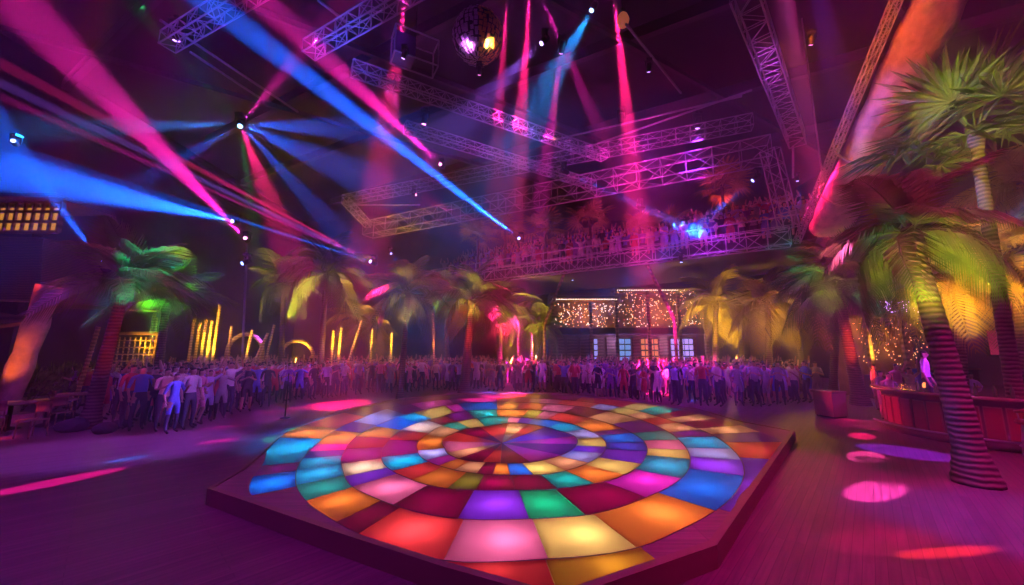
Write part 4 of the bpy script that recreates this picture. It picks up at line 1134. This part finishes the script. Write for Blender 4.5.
st0 = None
for i, (ag, lab) in enumerate([(224, 'red bar stool closest to the thick leaning trunk'), (235, 'red bar stool farther from the thick leaning trunk')]):
    if st0 is None: st0 = thing('bar_stool', lab, 'stool', (0, 0, 0), 0, 'red stools at the round bar'); stool_parts(st0); s_o = st0
    else: s_o = copy_tree(st0); s_o['label'] = lab
    s_o.location = (bc.x + 3.05 * math.cos(math.radians(ag)), bc.y + 3.05 * math.sin(math.radians(ag)), 0); s_o.rotation_euler = (0, 0, math.radians(ag - 90))
# bottles, glasses, lamps on the bar
bp = MB(); bp.lathe([(.035, 0), (.038, .02), (.038, .18), (.014, .24), (.014, .30), (.016, .31)], mat('bottle_glass', (.1, .2, .08), .1, coat=.5), 12); bpm = bp.mesh('bottle', True)
for i, ag in enumerate((183, 188, 196, 201, 209, 216, 222, 229)):
    o = put('bottle', bpm, None, (bc.x + BR * math.cos(math.radians(ag)), bc.y + BR * math.sin(math.radians(ag)), BH + .02))
    tag(o, 'small dark bottle standing on the curved red bar counter', 'bottle', 'bottles on the curved bar')
for x, y, m_, lab in ((-2.38, -.3, 'bulb', 'small amber table lamp on the curved bar counter'), (-1.5, -1.87, 'bulbr', 'small red lamp on the curved bar counter')):
    t = thing('table_lamp', lab, 'lamp', (bc.x + x, bc.y + y, BH + .02)); mb = MB(); mb.lathe([(.05, 0), (.05, .015), (.012, .03), (.012, .12)], M['black'], 14); mb.obj('base', t, True)
    mb = MB(); mb.lathe([(.05, .12), (.055, .18), (.03, .25)], emission('lamp_shade_glow', (1, .3, .08) if m_ == 'bulb' else (1, .05, .1), 2.5), 14); mb.obj('lamp_shade', t, True)
# menu board / screen behind the bar
q = at(1000, 352, 14); t = thing('menu_screen', 'pink lit screen on a stand beyond the round bar', 'screen', (q.x, 14, 0)); t.scale = (1.3, 1.3, 1.3)
mb = MB(); mb.box((-.35, -.03, 1.6), (.35, .03, 2.35), M['black']); mb.obj('housing', t)
mb = MB(); mb.box((-.31, -.036, 1.64), (.31, -.03, 2.31), emission('screen_glow', (.8, .05, .15), .5)); mb.obj('display', t)
mb = MB(); mb.tube([(0, 0, 0), (0, 0, 1.6)], .03, M['black'], 8); mb.lathe([(.2, 0), (.2, .03), (.03, .05)], M['black'], 16); mb.obj('stand', t)
spot((bc.x - 2.6, bc.y - 5.4, 3.2), (bc.x - 2, bc.y - 1.5, .6), (1, .02, .06), 260, 34, .1, 1, 'bar_lamp'); lamp('POINT', (bc.x - 1, bc.y, 2.9), (.8, .08, .6), 40, 'bar_lamp', .1)  # lights without fixtures, added to redden the bar

q = at(922, 350, 10.4); spot(V((q.x - .8, 7.6, 3.4)), V((q.x, 10.4, 1.9)), (.5, .03, 1), 900, 26, .05, .8, 'bar_lamp')  # unseen spot added for the violet glow on the person behind the bar
# pedestal box in front of the twin palms
q = gnd(839, 418); t = thing('pedestal_box', 'small wooden pedestal box standing on the floor in front of the crowd', 'pedestal', (q.x, q.y + .3, 0), .25)
mb = MB(); mb.box((-.32, -.32, .04), (.32, .32, .82), M['box']); mb.obj('body', t)
mb = MB(); mb.box((-.36, -.36, .82), (.36, .36, .88), M['edge']); mb.obj('top', t)
mb = MB(); mb.box((-.29, -.29, 0), (.29, .29, .04), M['black']); mb.obj('plinth', t)
# low planter beside it and dark box further along
q = at(905, 350, 17.5); t = thing('dark_booth', 'dark booth wall between the twin trunks and the bar', 'booth', (q.x, 16, 0))
mb = MB(); mb.box((-1.0, -.3, 0), (1.0, .3, 1.5), M['bar']); mb.obj('front', t); mb = MB(); mb.box((-1.05, -.36, 1.5), (1.05, .36, 1.57), M['bartop']); mb.obj('top', t)

# rocks round the foot of the leaning palm
for i, (x, y, s, lab) in enumerate([(72, 431, .34, 'dark rock at the foot of the tall leaning palm'), (104, 433, .26, 'smaller rock beside the foot of the tall leaning palm'), (60, 424, .3, 'rock standing apart from the tall leaning palm'), (120, 428, .22, 'smallest rock next to the palm foot')]):
    q = gnd(x, y); bm = bmesh.new(); bmesh.ops.create_icosphere(bm, subdivisions=3, radius=s); rr = random.Random(i)
    for v_ in bm.verts: v_.co *= 1 + .14 * math.sin(v_.co.x * 9 + i) * math.cos(v_.co.y * 8) + rr.uniform(-.03, .03); v_.co.z *= .62
    me = bpy.data.meshes.new('rock'); bm.to_mesh(me); bm.free(); me.materials.append(M['dark']); o = put('rock', me, None, (q.x, q.y, s * .45)); tag(o, lab, 'rock')

# left tables with cloths and chairs
tb0 = None
for i, (x, Y, lab) in enumerate([(58, 12.2, 'round table with a dim cloth beside the leaning column'), (22, 11.6, 'round table at the edge of the hall before the leaning column'), (84, 14, 'round table behind the tall leaning palm')]):
    q = at(x, 350, Y)
    if tb0 is None:
        tb0 = thing('round_table', lab, 'table', (q.x, Y, 0), 0, 'tables under the thatched pavilion'); mb = MB(); mb.lathe([(.03, .72), (.62, .72), (.64, .74), (.62, .76), (.03, .76)], M['timber'], 28); mb.obj('table_top', tb0, True)
        mb = MB(); mb.lathe([(.28, 0), (.28, .03), (.05, .08), (.05, .72)], M['black'], 18); mb.obj('pedestal', tb0, True)
    else:
        o = copy_tree(tb0); o['label'] = lab; o.location = (q.x, Y, 0)
for i, (x, Y, lab) in enumerate([(46, 10.6, 'dark chair beside the table before the leaning column'), (72, 11.9, 'dark chair by the foot of the tall leaning palm'), (70, 13.7, 'dark chair behind the dim clothed table'), (8, 11.0, 'dark chair at the edge of the hall')]):
    q = at(x, 350, Y); t = thing('cafe_chair', lab, 'chair', (q.x, Y, 0), i * 1.3, 'chairs under the thatched pavilion')
    mb = MB(); mb.box((-.21, -.21, .43), (.21, .21, .47), M['timber']); mb.obj('seat', t)
    mb = MB(); mb.box((-.2, .18, .62), (.2, .21, .9), M['timber']); mb.obj('backrest', t)
    for sx in (-.18, .18):
        for sy in (-.18, .18):
            mb = MB(); mb.tube([(sx, sy, .44 if sy < 0 else .9), (sx * 1.08, sy * 1.1, 0)], .018, M['timber'], 6); mb.obj('leg', t)

# bushes left
for i, (x, Y, lab) in enumerate([(30, 14, 'dim leafy shrub under the thatched pavilion'), (66, 15.5, 'dim leafy shrub behind the round tables'), (100, 17, 'dim leafy shrub beyond the leaning palm')]):
    q = at(x, 350, Y); t = thing('leafy_shrub', lab, 'shrub', (q.x, Y, 0)); mb = MB(); rr = random.Random(i)
    for j in range(260):
        a_ = rr.uniform(0, TWO); e_ = rr.uniform(.1, 1.5); R_ = rr.uniform(.5, 1.0)
        p = V((math.cos(a_) * math.cos(e_) * R_, math.sin(a_) * math.cos(e_) * R_, .5 + math.sin(e_) * R_ * 1.2)); d_ = (p - V((0, 0, .3))).normalized(); s2 = d_.cross(V((rr.random(), rr.random(), 1))).normalized() * .06
        mb.add([p, p + d_ * .12 + s2, p + d_ * .3, p + d_ * .12 - s2], [(0, 1, 2, 3)], M['leaf'])
    mb.obj('foliage', t); mb = MB()
    for j in range(7): a_ = j * .9; mb.tube([(0, 0, 0), (math.cos(a_) * .3, math.sin(a_) * .3, .6), (math.cos(a_) * .6, math.sin(a_) * .6, 1.2)], .02, M['bark'], 5)
    mb.obj('stem', t)

# stanchion posts seen on the floor before the crowd
for x, y, Y_, lab in ((285, 418, 0, 'thin upright post on the floor before the crowd near the yellow arch'), (534, 393, 0, 'thin upright post behind the dance floor')):
    q = gnd(x, y); t = thing('barrier_post', lab, 'post', (q.x, q.y, 0)); mb = MB(); mb.tube([(0, 0, .02), (0, 0, 1.5)], .02, M['black'], 8); mb.obj('pole', t, True); mb = MB(); mb.lathe([(.16, 0), (.16, .02), (.03, .05)], M['black'], 16); mb.obj('foot', t, True)

# ------------------------------------------------------------------ hanging objects
mbp = at(478, 37, 11.5); R_ = .86
t = thing('mirror_ball', 'large mirror ball under the roof with violet and amber facets', 'mirror ball', mbp)
mb = MB(); NLa, NLo = 18, 34
for i in range(NLa):
    for j in range(NLo):
        t0, t1 = math.pi * i / NLa, math.pi * (i + 1) / NLa; p0_, p1_ = TWO * j / NLo, TWO * (j + 1) / NLo; g = .08
        t0 += g * .1; t1 -= g * .1; p0_ += .02; p1_ -= .02
        f_ = lambda a_, b_: V((R_ * math.sin(a_) * math.cos(b_), R_ * math.sin(a_) * math.sin(b_), R_ * math.cos(a_)))
        q4 = [f_(t0, p0_), f_(t0, p1_), f_(t1, p1_), f_(t1, p0_)]
        c_ = sum(q4, V((0, 0, 0))) / 4; jit = V((rnd.uniform(-1, 1), rnd.uniform(-1, 1), rnd.uniform(-1, 1))) * .03
        q4 = [q_ + jit for q_ in q4]
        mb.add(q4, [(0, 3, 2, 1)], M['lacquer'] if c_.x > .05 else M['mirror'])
mb.obj('mirror_facets', t)
mb = MB(); mb.lathe([(R_ * .97 * math.sin(math.pi * i / 16) + .001, -R_ * .97 * math.cos(math.pi * i / 16)) for i in range(17)], M['black'], 28); mb.obj('ball_core', t, True)
mb = MB(); mb.tube([(0, 0, R_ - .02), (0, 0, ZC - mbp.z)], .025, M['black'], 8); mb.obj('hanger', t)
spot(at(520, 60, 10.2), mbp, (1, .5, .15), 5200, 14, .1, .5, 'ball_lamp'); spot(at(440, 70, 10.2), mbp, (.9, .2, 1), 5200, 14, .1, .5, 'ball_lamp')

g0 = at(415, 52, 12)
t = thing('glass_lantern', 'boxy hanging frame lantern beside the mirror ball', 'lantern', g0, .5)
fr = MB()
for sx in (-.75, .75):
    for sy in (-.35, .35): fr.tube([(sx, sy, -.5), (sx, sy, .5)], .03, M['steel'], 6)
for z in (-.5, .5):
    for s in (-1, 1): fr.tube([(-.75, .35 * s, z), (.75, .35 * s, z)], .03, M['steel'], 6); fr.tube([(.75 * s, -.35, z), (.75 * s, .35, z)], .03, M['steel'], 6)
fr.obj('frame', t)
mb = MB(); mb.box((-.72, -.32, -.47), (-.05, .32, .3), mat('smoked_panel', (.22, .1, .25), .2)); mb.obj('panel', t)
mb = MB(); mb.tube([(0, 0, .5), (0, 0, ZC - g0.z)], .02, M['black'], 6); mb.obj('hanger', t)
g0 = at(623, 19, 11.5)
t = thing('hanging_lamp', 'amber tear shaped lamp hanging by the tall pink beam', 'lamp', g0)
mb = MB(); mb.lathe([(.02, -.32), (.16, -.24), (.21, -.06), (.15, .14), (.07, .24)], mat('amber_glass', (.8, .3, .15), .3, emit=(1, .25, .1), es=.35), 18); mb.obj('shade', t, True)
mb = MB(); mb.lathe([(.09, .22), (.1, .34), (.04, .4)], M['black'], 12); mb.tube([(0, 0, .38), (0, 0, ZC - g0.z)], .02, M['black'], 6); mb.obj('holder', t)

# drop bars by the slanting beam
for x, y0_, y1_, Y, lab in ((793, 146, 178, 18, 'thin drop bar above the tiny blue light'), (247, 245, 340, 18, 'slim pink lit mast carrying the magenta beam light')):
    a, c = at(x, y0_, Y), at(x, y1_, Y); mb = MB(); mb.tube([a, c if Y_ is None else V((c.x, c.y, c.z if x > 500 else 0))], .05, M['steel'], 8); tag(mb.obj('drop_bar'), lab, 'bar')

# ------------------------------------------------------------------ balcony lights and added truss washes
for s, c, E in ((1, (1, .25, .03), 160), (6, MG, 200), (11, MG, 260), (15, RD, 200)):
    p = LB + P_(s, 3.5, 3.3); lamp('POINT', p, c, E * .5, 'balcony_lamp', .2)
for s in (0, 5, 10, 14):  # these and the spots below are unseen, added to brighten the trusses
    p = LB + P_(s, -4.0, -1.5); spot(p, LB + P_(s + 1, 0, 2), (1, .03, .35), 1100, 80, .2, 1, 'truss_wash')
spot(at(500, 240, 12), at(520, 130, 16), (.6, .12, 1), 3000, 60, .2, 1, 'truss_wash'); spot(at(330, 120, 8), at(340, 20, 10.5), (.05, .1, 1), 2600, 50, .2, 1, 'truss_wash'); spot(at(200, 110, 8), at(205, 20, 10.5), (.08, .08, 1), 1400, 40, .2, 1, 'truss_wash')
spot(at(760, 180, 9), at(775, 60, 12), (.45, .05, .8), 2200, 50, .2, 1, 'truss_wash'); spot(at(650, 220, 12), at(640, 165, 18), (1, .03, .5), 9000, 60, .2, 1, 'truss_wash')

# ------------------------------------------------------------------ render look
cy = sc.cycles
cy.max_bounces = 4; cy.diffuse_bounces = 2; cy.glossy_bounces = 2; cy.transmission_bounces = 2; cy.volume_bounces = 0; cy.transparent_max_bounces = 4
cy.caustics_reflective = False; cy.caustics_refractive = False; cy.sample_clamp_indirect = 4
w = bpy.data.worlds.new('world'); sc.world = w; w.use_nodes = True; w.node_tree.nodes['Background'].inputs[0].default_value = (0, 0, 0, 1)
vs_ = sc.view_settings; vs_.view_transform = 'Standard'; vs_.look = 'None'; vs_.exposure = -0.4; vs_.gamma = 1; vs_.use_curve_mapping = False
